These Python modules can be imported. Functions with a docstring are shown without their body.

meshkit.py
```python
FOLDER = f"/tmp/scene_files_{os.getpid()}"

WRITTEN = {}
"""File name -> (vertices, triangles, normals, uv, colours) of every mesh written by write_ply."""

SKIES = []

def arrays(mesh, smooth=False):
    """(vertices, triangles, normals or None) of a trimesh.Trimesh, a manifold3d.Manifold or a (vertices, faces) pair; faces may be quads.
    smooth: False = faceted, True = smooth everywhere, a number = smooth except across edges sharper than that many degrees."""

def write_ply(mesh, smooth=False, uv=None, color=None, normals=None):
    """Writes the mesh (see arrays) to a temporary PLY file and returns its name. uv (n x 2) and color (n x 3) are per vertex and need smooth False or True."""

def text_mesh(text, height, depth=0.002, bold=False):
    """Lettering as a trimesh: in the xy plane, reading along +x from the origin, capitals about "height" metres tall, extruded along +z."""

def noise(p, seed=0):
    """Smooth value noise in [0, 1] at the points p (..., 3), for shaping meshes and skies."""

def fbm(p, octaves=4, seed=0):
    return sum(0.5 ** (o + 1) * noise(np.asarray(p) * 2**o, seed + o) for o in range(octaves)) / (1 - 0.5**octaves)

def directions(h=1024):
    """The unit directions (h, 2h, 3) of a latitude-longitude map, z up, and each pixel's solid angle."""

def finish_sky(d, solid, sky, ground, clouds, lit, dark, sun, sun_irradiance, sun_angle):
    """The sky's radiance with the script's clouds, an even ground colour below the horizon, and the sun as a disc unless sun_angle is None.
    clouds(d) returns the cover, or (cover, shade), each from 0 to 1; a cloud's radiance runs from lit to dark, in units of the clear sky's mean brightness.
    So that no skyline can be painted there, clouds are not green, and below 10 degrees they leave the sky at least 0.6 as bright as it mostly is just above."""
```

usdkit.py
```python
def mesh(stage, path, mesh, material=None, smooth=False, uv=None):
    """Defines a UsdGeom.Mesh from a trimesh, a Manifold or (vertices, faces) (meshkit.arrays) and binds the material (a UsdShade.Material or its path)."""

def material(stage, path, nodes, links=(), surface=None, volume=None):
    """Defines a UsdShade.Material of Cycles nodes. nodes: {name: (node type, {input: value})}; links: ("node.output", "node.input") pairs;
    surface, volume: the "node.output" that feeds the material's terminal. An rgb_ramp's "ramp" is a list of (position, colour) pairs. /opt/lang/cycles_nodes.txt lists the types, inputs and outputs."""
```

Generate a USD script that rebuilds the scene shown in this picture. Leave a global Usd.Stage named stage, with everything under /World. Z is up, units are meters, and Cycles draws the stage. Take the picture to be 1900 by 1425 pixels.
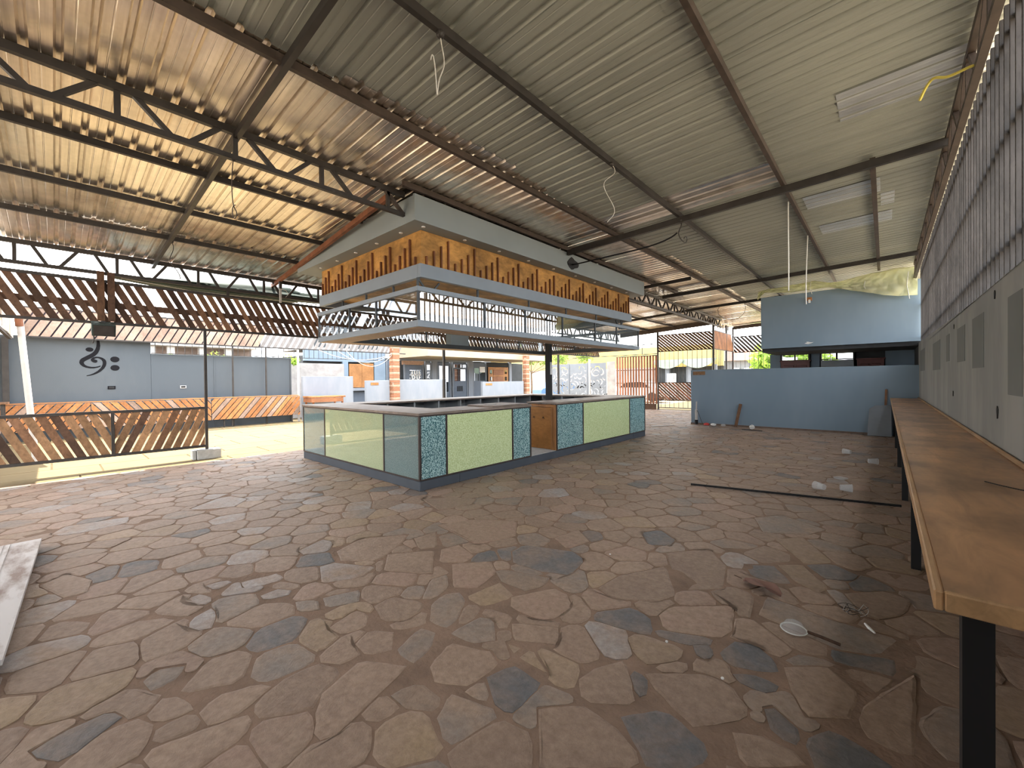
import math, random, numpy as np, trimesh, usdkit, meshkit, shapely
from shapely.geometry import Polygon, MultiPoint, box as sbox
from shapely.ops import unary_union
from pxr import Usd, UsdGeom, UsdLux, UsdShade, Sdf, Gf, Vt

random.seed(7); np.random.seed(7)
RNG = np.random.default_rng(11)
stage = Usd.Stage.CreateInMemory()
UsdGeom.SetStageUpAxis(stage, 'Z'); UsdGeom.SetStageMetersPerUnit(stage, 1.0)
UsdGeom.Xform.Define(stage, '/World'); UsdGeom.Scope.Define(stage, '/World/Looks')

# ------------------------------------------------------------------ camera, sky, sun, exposure
EXPOSURE = 2.5
SKY = 1.0
SUN = 0.75
SUN_DIR = np.array([0.25, 0.10, -1.0])          # the way the sunlight travels
YAW, PITCH, ROLL, F_PX = 0.734103, -0.0086776, -0.0108926, 767.635
cam = UsdGeom.Camera.Define(stage, '/World/camera')
fw = np.array([-math.sin(YAW) * math.cos(PITCH), math.cos(YAW) * math.cos(PITCH), math.sin(PITCH)])
rt = np.array([math.cos(YAW), math.sin(YAW), 0.0]); up = np.cross(rt, fw)
r2 = math.cos(ROLL) * rt + math.sin(ROLL) * up; u2 = -math.sin(ROLL) * rt + math.cos(ROLL) * up
M = np.eye(4); M[0, :3] = r2; M[1, :3] = u2; M[2, :3] = -fw; M[3, :3] = (0, 0, 1.6)
cam.AddTransformOp().Set(Gf.Matrix4d(*M.ravel().tolist()))
cam.CreateHorizontalApertureAttr(36.0); cam.CreateFocalLengthAttr(36.0 * F_PX / 1900.0)
cam.CreateVerticalApertureAttr(27.0); cam.CreateClippingRangeAttr(Gf.Vec2f(0.05, 500.0))
cam.CreateExposureAttr(EXPOSURE)
dome = UsdLux.DomeLight.Define(stage, '/World/sky'); dome.CreateIntensityAttr(1.0)
sky_mat = usdkit.material(stage, '/World/Looks/sky', {
    'tc': ('texture_coordinate', {}),
    'n': ('noise_texture', {'scale': 3.0, 'detail': 5.0, 'roughness': 0.55}),
    'r': ('rgb_ramp', {'ramp': [(0.30, (0.62, 0.78, 0.98)), (0.52, (1.0, 1.0, 1.0)), (1.0, (1.0, 1.0, 1.0))]}),
    'b': ('background_shader', {'strength': SKY})},
    [('tc.generated', 'n.vector'), ('n.fac', 'r.fac'), ('r.color', 'b.color')], surface='b.background')
UsdShade.MaterialBindingAPI.Apply(dome.GetPrim()).Bind(sky_mat)
sun = UsdLux.DistantLight.Define(stage, '/World/sun')
sun.CreateIntensityAttr(SUN); sun.CreateNormalizeAttr(True); sun.CreateAngleAttr(0.6); sun.CreateColorAttr(Gf.Vec3f(1.0, 0.93, 0.80))
zax = -SUN_DIR / np.linalg.norm(SUN_DIR); xax = np.cross([0, 1, 0], zax); xax /= np.linalg.norm(xax); yax = np.cross(zax, xax)
S4 = np.eye(4); S4[0, :3] = xax; S4[1, :3] = yax; S4[2, :3] = zax
sun.AddTransformOp().Set(Gf.Matrix4d(*S4.ravel().tolist()))

# ------------------------------------------------------------------ helpers
taken = {}
def path_for(name, parent=None):
    base = (str(parent.GetPath()) if parent else '/World') + '/'
    k = base + name
    n = taken.get(k, 0); taken[k] = n + 1
    return k if n == 0 else f'{k}_{n:03d}'
def setd(p, label=None, cat=None, group=None, kind=None):
    for key, v in (('label', label), ('category', cat), ('group', group), ('kind', kind)):
        if v: p.SetCustomDataByKey(key, v)
    return p
class MB:
    def __init__(s): s.v, s.f, s.n = [], [], 0
    def add(s, v, f):
        v = np.asarray(v, float); f = np.asarray(f, int)
        if f.shape[1] == 4: f = np.vstack([f[:, [0, 1, 2]], f[:, [0, 2, 3]]])
        s.v.append(v); s.f.append(f + s.n); s.n += len(v); return s
    def mesh(s, m): return s.add(m.vertices, m.faces)
    def obox(s, c, ax, h):
        c = np.asarray(c, float); ax = np.asarray(ax, float)
        sg = np.array([(i, j, k) for i in (-1, 1) for j in (-1, 1) for k in (-1, 1)], float)
        v = c + (sg * np.asarray(h)) @ ax
        if np.linalg.det(ax) < 0: ax = ax
        f = [(0, 1, 3, 2), (4, 6, 7, 5), (0, 4, 5, 1), (2, 3, 7, 6), (0, 2, 6, 4), (1, 5, 7, 3)]
        if np.linalg.det(ax) < 0: f = [q[::-1] for q in f]
        return s.add(v, f)
    def box(s, lo, hi):
        lo = np.minimum(lo, hi).astype(float) if False else np.array([min(a, b) for a, b in zip(lo, hi)], float); hi2 = np.array([max(a, b) for a, b in zip(lo, hi)], float)
        return s.obox((lo + hi2) / 2, np.eye(3), (hi2 - lo) / 2)
    def rbox(s, lo, hi, c=0.006):
        lo, hi = np.array([min(a, b) for a, b in zip(lo, hi)], float), np.array([max(a, b) for a, b in zip(lo, hi)], float)
        c = min(c, 0.45 * (hi - lo).min()); pts = []
        for ax in range(3):
            l, h = lo + c, hi - c; l[ax], h[ax] = lo[ax], hi[ax]
            pts += [(x, y, z) for x in (l[0], h[0]) for y in (l[1], h[1]) for z in (l[2], h[2])]
        return s.mesh(trimesh.PointCloud(np.array(pts)).convex_hull)
    def beam(s, a, b, w, h, upv=(0, 0, 1)):
        a, b = np.asarray(a, float), np.asarray(b, float); d = b - a; L = np.linalg.norm(d); d /= L
        upv = np.asarray(upv, float)
        if abs(d @ upv) > 0.98: upv = np.array([0, 1.0, 0])
        x = np.cross(d, upv); x /= np.linalg.norm(x); z = np.cross(x, d)
        return s.obox((a + b) / 2, np.array([x, d, z]), (w / 2, L / 2, h / 2))
    def tube(s, pts, r, n=6):
        p = np.asarray(pts, float); t = np.gradient(p, axis=0); t /= np.linalg.norm(t, axis=1, keepdims=True) + 1e-12
        ref = np.array([0.31, 0.87, 0.38]); a = np.cross(t, ref); a /= np.linalg.norm(a, axis=1, keepdims=True); b = np.cross(t, a)
        th = np.arange(n) * 2 * np.pi / n; r = np.broadcast_to(r, (len(p),))
        v = p[:, None] + r[:, None, None] * (np.cos(th)[None, :, None] * a[:, None] + np.sin(th)[None, :, None] * b[:, None])
        m = len(p); f = [(i * n + j, i * n + (j + 1) % n, (i + 1) * n + (j + 1) % n, (i + 1) * n + j) for i in range(m - 1) for j in range(n)]
        s.add(v.reshape(-1, 3), f)
        for e, o in ((0, 1), (m - 1, 0)):
            c = [(e * n + (j if not o else n - 1 - j)) for j in range(n)]
            s.f.append(np.array([(c[0], c[j], c[j + 1]) for j in range(1, n - 1)]) + s.n - m * n)
        return s
    def cyl(s, a, b, r, n=12): return s.tube([a, b], r, n)
    def lathe(s, prof, c, n=20):
        th = np.arange(n) * 2 * np.pi / n; m = len(prof)
        v = np.array([[(c[0] + r * math.cos(t), c[1] + r * math.sin(t), c[2] + z) for t in th] for r, z in prof]).reshape(-1, 3)
        return s.add(v, [(i * n + j, i * n + (j + 1) % n, (i + 1) * n + (j + 1) % n, (i + 1) * n + j) for i in range(m - 1) for j in range(n)])
    def prism(s, poly, t, frame=None):
        """a shapely polygon extruded by t; frame: (origin, u, v, w) maps x, y and the thickness into the world"""
        for g in getattr(poly, 'geoms', [poly]):
            if g.is_empty or g.area < 1e-8: continue
            m = trimesh.creation.extrude_polygon(g, t, engine='earcut'); v = np.array(m.vertices); f = np.array(m.faces)
            if frame:
                o, U, V, Wd = (np.asarray(q, float) for q in frame)
                v = o + v[:, :1] * U + v[:, 1:2] * V + v[:, 2:] * Wd
                if np.dot(np.cross(U, V), Wd) < 0: f = f[:, ::-1]
            s.add(v, f)
        return s
    def sheet(s, P, t):
        """a grid of points (m, n, 3) given thickness t along its normals, closed round the rim"""
        P = np.asarray(P, float); m, n = P.shape[:2]
        du, dv = np.gradient(P, axis=0), np.gradient(P, axis=1); N = np.cross(du, dv); N /= np.linalg.norm(N, axis=2, keepdims=True) + 1e-12
        A, B = (P + N * t / 2).reshape(-1, 3), (P - N * t / 2).reshape(-1, 3); K = m * n
        f = []
        for i in range(m - 1):
            for j in range(n - 1):
                a, b, c, d = i * n + j, (i + 1) * n + j, (i + 1) * n + j + 1, i * n + j + 1
                f += [(a, b, c, d), (K + d, K + c, K + b, K + a)]
        rim = [(0, j, 0, j + 1) for j in range(n - 1)] + [(i, n - 1, i + 1, n - 1) for i in range(m - 1)] + [(m - 1, j + 1, m - 1, j) for j in range(n - 1)] + [(i + 1, 0, i, 0) for i in range(m - 1)]
        for i, j, k, l in rim: f.append((i * n + j, k * n + l, K + k * n + l, K + i * n + j))
        return s.add(np.vstack([A, B]), f)
    def build(s, name, mat, parent=None, smooth=False, **kw):
        v, f = np.vstack(s.v), np.vstack(s.f)
        p = usdkit.mesh(stage, path_for(name, parent), trimesh.Trimesh(v, f, process=False), mat, smooth=smooth).GetPrim()
        return setd(p, **kw) if kw else p
def thing(name, label, cat, group=None, kind=None):
    return setd(UsdGeom.Xform.Define(stage, path_for(name)).GetPrim(), label, cat, group, kind)
def struct(name, label=None):
    return setd(UsdGeom.Xform.Define(stage, path_for(name)).GetPrim(), label, None, None, 'structure')
def B(lo, hi): return MB().box(lo, hi)
def R(lo, hi, c=0.006): return MB().rbox(lo, hi, c)

# ------------------------------------------------------------------ materials
L = {}
def mat(name, nodes, links, surface='p.BSDF'):
    L[name] = usdkit.material(stage, f'/World/Looks/{name}', nodes, links, surface=surface); return L[name]
def plain(name, c, rough=0.6, metal=0.0, var=0.18, scale=3.0, spec=0.4, bump=0.0, bscale=40.0, **kw):
    c = np.array(c)
    nodes = {'g': ('geometry', {}), 'n': ('noise_texture', {'scale': scale, 'detail': 5.0, 'roughness': 0.6}),
             'r': ('rgb_ramp', {'ramp': [(0.25, tuple(c * (1 - var))), (0.75, tuple(np.minimum(c * (1 + var), 1)))]}),
             'p': ('principled_bsdf', {'roughness': rough, 'metallic': metal, 'specular_ior_level': spec, **kw})}
    links = [('g.position', 'n.vector'), ('n.fac', 'r.fac'), ('r.color', 'p.base_color')]
    if bump:
        nodes['bn'] = ('noise_texture', {'scale': bscale, 'detail': 4.0}); nodes['b'] = ('bump', {'strength': bump, 'distance': 0.01})
        links += [('g.position', 'bn.vector'), ('bn.fac', 'b.height'), ('b.normal', 'p.normal')]
    return mat(name, nodes, links)
def wood(name, c, stretch=(6, 6, 6), rough=0.6, var=0.35, spread=0.35, blotch=0.3, spec=0.3):
    c = np.array(c)
    return mat(name, {'g': ('geometry', {}), 'm': ('mapping', {'scale': stretch}), 'o': ('object_info', {}),
        'n': ('noise_texture', {'scale': 3.0, 'detail': 6.0, 'roughness': 0.65, 'distortion': 0.6}),
        'r': ('rgb_ramp', {'ramp': [(0.28, tuple(c * (1 - var))), (0.52, tuple(c)), (0.8, tuple(np.minimum(c * (1 + var), 1)))]}),
        'n2': ('noise_texture', {'scale': 2.2, 'detail': 4.0}), 'r2': ('rgb_ramp', {'ramp': [(0.35, (1 - blotch,) * 3), (0.6, (1.0,) * 3)]}),
        'x': ('mix', {'mix_type': 'multiply', 'fac': 1.0}),
        'mr': ('map_range', {'from_min': 0.0, 'from_max': 1.0, 'to_min': 1 - spread, 'to_max': 1 + spread}),
        'h': ('hsv', {'fac': 1.0}), 'p': ('principled_bsdf', {'roughness': rough, 'specular_ior_level': spec})},
        [('g.position', 'm.vector'), ('m.vector', 'n.vector'), ('n.fac', 'r.fac'), ('g.position', 'n2.vector'), ('n2.fac', 'r2.fac'),
         ('r.color', 'x.color1'), ('r2.color', 'x.color2'), ('o.random', 'mr.value'), ('mr.result', 'h.value'), ('x.color', 'h.color'), ('h.color', 'p.base_color')])
def stained(name, c, c2, rough=0.75, scale=0.7, stretch=(1, 1, 0.35), lo=0.42, hi=0.62, bump=0.25):
    return mat(name, {'g': ('geometry', {}), 'm': ('mapping', {'scale': stretch}), 'n': ('noise_texture', {'scale': scale, 'detail': 7.0, 'roughness': 0.6}),
        'r': ('rgb_ramp', {'ramp': [(lo, tuple(c)), (hi, tuple(c2))]}), 'bn': ('noise_texture', {'scale': 60.0, 'detail': 4.0}), 'b': ('bump', {'strength': bump, 'distance': 0.004}),
        'p': ('principled_bsdf', {'roughness': rough, 'specular_ior_level': 0.25})},
        [('g.position', 'm.vector'), ('m.vector', 'n.vector'), ('n.fac', 'r.fac'), ('r.color', 'p.base_color'), ('g.position', 'bn.vector'), ('bn.fac', 'b.height'), ('b.normal', 'p.normal')])
def roofmetal(name, c, rough, metal, var=0.3):
    c = np.array(c)
    return mat(name, {'g': ('geometry', {}), 'm': ('mapping', {'scale': (0.5, 14, 1)}), 'n': ('noise_texture', {'scale': 1.6, 'detail': 6.0, 'roughness': 0.65}),
        'n2': ('noise_texture', {'scale': 0.9, 'detail': 5.0}), 'mx': ('mix_float', {'fac': 0.4}), 'o': ('object_info', {}),
        'r': ('rgb_ramp', {'ramp': [(0.3, tuple(c * (1 - var))), (0.7, tuple(np.minimum(c * (1 + var), 1)))]}),
        'mr': ('map_range', {'to_min': 0.86, 'to_max': 1.14}), 'h': ('hsv', {'fac': 1.0}),
        'rr': ('map_range', {'from_min': 0.3, 'from_max': 0.7, 'to_min': rough - 0.08, 'to_max': rough + 0.12}),
        'p': ('principled_bsdf', {'metallic': metal, 'specular_ior_level': 0.4})},
        [('g.position', 'm.vector'), ('m.vector', 'n.vector'), ('g.position', 'n2.vector'), ('n.fac', 'mx.a'), ('n2.fac', 'mx.b'), ('mx.result', 'r.fac'),
         ('o.random', 'mr.value'), ('mr.result', 'h.value'), ('r.color', 'h.color'), ('h.color', 'p.base_color'), ('n2.fac', 'rr.value'), ('rr.result', 'p.roughness')])
def stone(name, c, dust, amount=0.5):
    return mat(name, {'g': ('geometry', {}), 'n': ('noise_texture', {'scale': 2.6, 'detail': 8.0, 'roughness': 0.68, 'distortion': 0.4}), 'o': ('object_info', {}),
        'r': ('rgb_ramp', {'ramp': [(amount - 0.14, tuple(c)), (amount + 0.14, tuple(dust))]}),
        'n2': ('noise_texture', {'scale': 22.0, 'detail': 5.0, 'roughness': 0.7}), 'r2': ('rgb_ramp', {'ramp': [(0.3, (0.72, 0.70, 0.68)), (0.7, (1.12, 1.12, 1.12))]}),
        'x': ('mix', {'mix_type': 'multiply', 'fac': 1.0}), 'mr': ('map_range', {'to_min': 0.91, 'to_max': 1.09}), 'h': ('hsv', {'fac': 1.0}),
        'n3': ('noise_texture', {'scale': 6.0, 'detail': 7.0, 'roughness': 0.7, 'distortion': 1.2}), 'mb': ('mix_float', {'fac': 0.6}), 'b': ('bump', {'strength': 0.85, 'distance': 0.016}), 'p': ('principled_bsdf', {'roughness': 0.55, 'specular_ior_level': 0.4})},
        [('g.position', 'n.vector'), ('n.fac', 'r.fac'), ('g.position', 'n2.vector'), ('n2.fac', 'r2.fac'), ('r.color', 'x.color1'), ('r2.color', 'x.color2'),
         ('o.random', 'mr.value'), ('mr.result', 'h.value'), ('x.color', 'h.color'), ('h.color', 'p.base_color'), ('g.position', 'n3.vector'), ('n2.fac', 'mb.a'), ('n3.fac', 'mb.b'), ('mb.result', 'b.height'), ('b.normal', 'p.normal')])
def speckled(name, c1, c2, scale, lo, hi, rough=0.12, coat=0.6):
    return mat(name, {'g': ('geometry', {}), 'v': ('noise_texture', {'scale': scale, 'detail': 1.5, 'roughness': 0.5}),
        'r': ('rgb_ramp', {'ramp': [(lo, tuple(c1)), (hi, tuple(c2))]}), 'p': ('principled_bsdf', {'roughness': rough, 'specular_ior_level': 0.5, 'coat_weight': coat, 'coat_roughness': 0.02})},
        [('g.position', 'v.vector'), ('v.fac', 'r.fac'), ('r.color', 'p.base_color')])
def pane(name, tint, refl=0.15, rough=0.0):
    return mat(name, {'gm': ('geometry', {}), 'i': ('mix_float', {'a': 1.5, 'b': 0.6667}), 'f': ('fresnel', {}), 'a': ('math', {'math_type': 'add', 'value2': refl}), 't': ('transparent_bsdf', {'color': tint}),
        'g': ('glossy_bsdf', {'color': (0.95, 0.97, 1.0), 'roughness': rough}), 'x': ('mix_closure', {})},
        [('gm.backfacing', 'i.fac'), ('i.result', 'f.IOR'), ('f.fac', 'a.value1'), ('a.value', 'x.fac'), ('t.BSDF', 'x.closure1'), ('g.BSDF', 'x.closure2')], surface='x.closure')
def cloth(name, c, tl=0.4, var=0.2):
    c = np.array(c)
    return mat(name, {'g': ('geometry', {}), 'n': ('noise_texture', {'scale': 1.8, 'detail': 5.0}), 'r': ('rgb_ramp', {'ramp': [(0.3, tuple(c * (1 - var))), (0.7, tuple(np.minimum(c * (1 + var), 1)))]}),
        'd': ('principled_bsdf', {'roughness': 0.6}), 't': ('translucent_bsdf', {}), 'x': ('mix_closure', {'fac': tl})},
        [('g.position', 'n.vector'), ('n.fac', 'r.fac'), ('r.color', 'd.base_color'), ('r.color', 't.color'), ('d.BSDF', 'x.closure1'), ('t.BSDF', 'x.closure2')], surface='x.closure')

plain('steel_dark', (0.035, 0.030, 0.027), 0.45, 0.0, 0.35, 6)
plain('steel_brown', (0.062, 0.045, 0.036), 0.5, 0.0, 0.4, 5)
plain('steel_rust', (0.20, 0.075, 0.035), 0.7, 0.0, 0.4, 7)
roofmetal('roof_zinc', (0.74, 0.69, 0.62), 0.24, 0.92)
roofmetal('roof_tan', (0.74, 0.66, 0.57), 0.26, 0.9)  # galvanised metal, tan of the reflected sunlit paving put into its colour
roofmetal('roof_olive', (0.37, 0.385, 0.345), 0.46, 0.32, 0.12)
roofmetal('roof_bright', (0.62, 0.65, 0.68), 0.38, 0.7, 0.12)
stained('plaster_blue', (0.205, 0.278, 0.35), (0.235, 0.308, 0.38))
stained('plaster_grey', (0.285, 0.29, 0.28), (0.375, 0.375, 0.355), scale=1.2)
plain('plaster_patch', (0.185, 0.195, 0.188), 0.8, 0, 0.06, 3)
stained('plaster_shade', (0.075, 0.088, 0.102), (0.092, 0.104, 0.116), scale=0.5)  # same paint as the hall walls, shade put in as a darker colour
stained('plaster_white', (0.215, 0.24, 0.28), (0.25, 0.27, 0.305), scale=1.5)
plain('plinth_paint', (0.062, 0.073, 0.09), 0.55, 0, 0.15, 2)
plain('skirting', (0.16, 0.11, 0.085), 0.7, 0, 0.2, 6)
speckled('glass_teal', (0.035, 0.115, 0.13), (0.36, 0.54, 0.54), 75, 0.46, 0.54)
speckled('glass_green', (0.46, 0.56, 0.26), (0.66, 0.76, 0.44), 75, 0.38, 0.6)
speckled('glass_teal_plain', (0.13, 0.19, 0.19), (0.17, 0.24, 0.24), 60, 0.4, 0.6, 0.02, 0.4)
speckled('glass_green_plain', (0.36, 0.42, 0.26), (0.42, 0.48, 0.30), 60, 0.4, 0.6, 0.02, 0.4)
plain('bar_frame', (0.045, 0.032, 0.028), 0.4, 0, 0.3, 8)
wood('bar_top', (0.27, 0.215, 0.18), (4, 1.2, 4), 0.42, 0.2, 0.0, 0.35)
plain('bar_shelf', (0.34, 0.365, 0.39), 0.55, 0, 0.1, 2)
plain('canopy_paint', (0.25, 0.285, 0.29), 0.6, 0, 0.08, 1.2)
plain('rack_paint', (0.235, 0.275, 0.315), 0.5, 0, 0.08, 2)
plain('rack_dark', (0.055, 0.062, 0.068), 0.5, 0, 0.2, 4)
wood('rack_ply', (0.55, 0.40, 0.29), (2, 2, 2), 0.6, 0.12, 0.0, 0.15)
wood('plywood_gold', (0.58, 0.295, 0.078), (2, 2, 4), 0.5, 0.4, 0.06, 0.5)
wood('batten_wood', (0.20, 0.075, 0.03), (8, 8, 2), 0.5, 0.3, 0.25, 0.2)
wood('cabinet_wood', (0.48, 0.22, 0.065), (3, 3, 8), 0.4, 0.22, 0.0, 0.25)
wood('trim_wood', (0.42, 0.20, 0.075), (8, 8, 1.5), 0.45, 0.25, 0.0, 0.2)
wood('bench_ply', (0.55, 0.30, 0.145), (3.0, 0.7, 3), 0.34, 0.35, 0.0, 0.45, 0.45)
wood('bench_edge', (0.50, 0.30, 0.15), (8, 0.8, 8), 0.45, 0.25, 0.0, 0.2)
wood('slat_brown', (0.19, 0.10, 0.055), (9, 6, 4), 0.7, 0.4, 0.4, 0.35)
wood('slat_dark', (0.10, 0.055, 0.035), (9, 6, 4), 0.7, 0.4, 0.4, 0.35)
wood('slat_tan', (0.33, 0.19, 0.10), (9, 6, 4), 0.7, 0.4, 0.3, 0.4)
wood('slat_orange', (0.42, 0.175, 0.065), (9, 6, 4), 0.6, 0.3, 0.22, 0.3)
wood('slat_pale', (0.34, 0.235, 0.18), (9, 6, 4), 0.75, 0.25, 0.2, 0.3)
wood('slat_screen', (0.060, 0.055, 0.054), (9, 9, 2), 0.6, 0.35, 0.25, 0.3)
plain('concrete', (0.42, 0.42, 0.41), 0.85, 0, 0.2, 9, 0.2, 0.5)
plain('earth', (0.40, 0.33, 0.24), 0.95, 0, 0.2, 1, 0.1)
plain('mortar', (0.235, 0.160, 0.118), 0.85, 0, 0.28, 4, 0.2, 0.8, 30)
DUST = (0.34, 0.245, 0.184)
stone('stone_brown', (0.285, 0.20, 0.152), DUST, 0.46)
stone('stone_pink', (0.34, 0.23, 0.18), DUST, 0.48)
stone('stone_slate', (0.145, 0.145, 0.152), (0.26, 0.20, 0.165), 0.52)
stone('stone_grey', (0.235, 0.20, 0.178), DUST, 0.5)
stone('stone_ochre', (0.34, 0.245, 0.16), DUST, 0.5)
stone('stone_pale', (0.37, 0.335, 0.325), DUST, 0.52)
plain('slab', (0.21, 0.160, 0.088), 0.85, 0, 0.12, 1.5, 0.15)
plain('slab_joint', (0.13, 0.10, 0.06), 0.9, 0, 0.2, 5, 0.1)
plain('pipe_white', (0.52, 0.50, 0.48), 0.5, 0, 0.1, 6)
plain('white_paint', (0.78, 0.78, 0.77), 0.5, 0, 0.06, 5)
plain('ink', (0.012, 0.012, 0.014), 0.8, 0, 0.1, 5, 0.05)
plain('black', (0.008, 0.008, 0.009), 0.6, 0, 0.1, 5)
plain('brick_orange', (0.30, 0.13, 0.07), 0.85, 0, 0.25, 9)  # orange brick, one colour on every face
plain('brick_pale', (0.42, 0.27, 0.19), 0.85, 0, 0.2, 9)
plain('brick_mortar', (0.36, 0.27, 0.21), 0.9, 0, 0.2, 9)
plain('blue_wall', (0.17, 0.225, 0.29), 0.75, 0, 0.1, 2)
plain('beige_wall', (0.36, 0.305, 0.225), 0.8, 0, 0.08, 1)
plain('door_blue', (0.10, 0.125, 0.165), 0.5, 0, 0.1, 3)
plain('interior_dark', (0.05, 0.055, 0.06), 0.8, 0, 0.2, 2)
wood('door_brown', (0.30, 0.13, 0.065), (3, 3, 8), 0.5, 0.2, 0.0, 0.2)
plain('door_red', (0.13, 0.035, 0.03), 0.35, 0, 0.2, 4)
wood('shutter_ply', (0.34, 0.16, 0.06), (3, 3, 3), 0.55, 0.2, 0.0, 0.2)
plain('block_grey', (0.36, 0.34, 0.33), 0.9, 0, 0.25, 3)
plain('yellow_wall', (0.50, 0.37, 0.13), 0.85, 0, 0.06, 0.6)
plain('pink_wall', (0.36, 0.29, 0.265), 0.85, 0, 0.08, 0.8)
plain('roof_tile', (0.45, 0.18, 0.12), 0.8, 0, 0.2, 6)
plain('gate_grey', (0.19, 0.21, 0.24), 0.5, 0.0, 0.1, 3)
plain('car_blue', (0.08, 0.17, 0.36), 0.25, 0.3, 0.05, 2)
plain('car_silver', (0.55, 0.57, 0.60), 0.25, 0.4, 0.05, 2)
plain('tyre', (0.015, 0.015, 0.016), 0.8, 0, 0.1, 5)
plain('bark', (0.20, 0.14, 0.09), 0.9, 0, 0.3, 12)
cloth('leaf_green', (0.22, 0.32, 0.07), 0.45, 0.35)
cloth('leaf_lime', (0.26, 0.40, 0.06), 0.5, 0.3)
cloth('tarp_lime', (0.80, 0.80, 0.58), 0.55, 0.15)
cloth('tarp_dark', (0.035, 0.06, 0.052), 0.15, 0.35)
cloth('tarp_stripe', (0.13, 0.17, 0.125), 0.4, 0.2)
cloth('dry_leaf', (0.26, 0.145, 0.115), 0.15, 0.3)
plain('wire_pale', (0.55, 0.52, 0.46), 0.6, 0, 0.1, 5)
plain('rope_white', (0.68, 0.68, 0.64), 0.8, 0, 0.1, 9)
plain('yellow_strap', (0.72, 0.62, 0.12), 0.6, 0, 0.1, 9)
plain('red_plastic', (0.55, 0.06, 0.05), 0.4, 0, 0.1, 9)
plain('paper', (0.75, 0.75, 0.74), 0.7, 0, 0.05, 9)
pane('glass_mirror', (0.86, 0.87, 0.86), 0.10)
pane('window_glass', (0.35, 0.40, 0.42), 0.25)
mat('clear_plastic', {'t': ('transparent_bsdf', {'color': (0.86, 0.86, 0.86)}), 'p': ('principled_bsdf', {'base_color': (0.75, 0.75, 0.75), 'roughness': 0.15}), 'x': ('mix_closure', {'fac': 0.17})},
    [('t.BSDF', 'x.closure1'), ('p.BSDF', 'x.closure2')], surface='x.closure')
pane('window_clear', (0.85, 0.88, 0.88), 0.05)
wood('slat_white', (0.22, 0.205, 0.20), (9, 6, 4), 0.7, 0.2, 0.2, 0.2)
wood('slat_mahogany', (0.34, 0.13, 0.065), (9, 9, 3), 0.6, 0.3, 0.25, 0.25)
stained('board_white', (0.30, 0.23, 0.20), (0.62, 0.59, 0.58), 0.6, 2.2, (1, 3, 1), 0.36, 0.56)
plain('backing_mauve', (0.09, 0.07, 0.08), 0.8, 0, 0.15, 3)

# ------------------------------------------------------------------ ground and floors
struct_ground = B((-120, -80, -0.6), (80, 160, -0.10)).build('ground', L['earth'], kind='structure')
floor = struct('floor')
FX0, FX1, FY0, FY1 = -10.35, 0.65, -4.8, 21.0
gx, gy = np.meshgrid(np.linspace(FX0, FX1, 75), np.linspace(FY0, FY1, 170), indexing='ij')
gz = 0.0 + 0.010 * (meshkit.fbm(np.stack([gx * 2.2, gy * 2.2, gx * 0], -1), 3) - 0.5)
gi = np.arange(75 * 170).reshape(75, 170)
MB().add(np.stack([gx, gy, gz], -1).reshape(-1, 3), np.stack([gi[:-1, :-1], gi[1:, :-1], gi[1:, 1:], gi[:-1, 1:]], -1).reshape(-1, 4)).build('mortar_bed', L['mortar'], floor, smooth=True)
B((FX0, FY0, -0.4), (FX1, FY1, -0.02)).build('subfloor', L['mortar'], floor)
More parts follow.
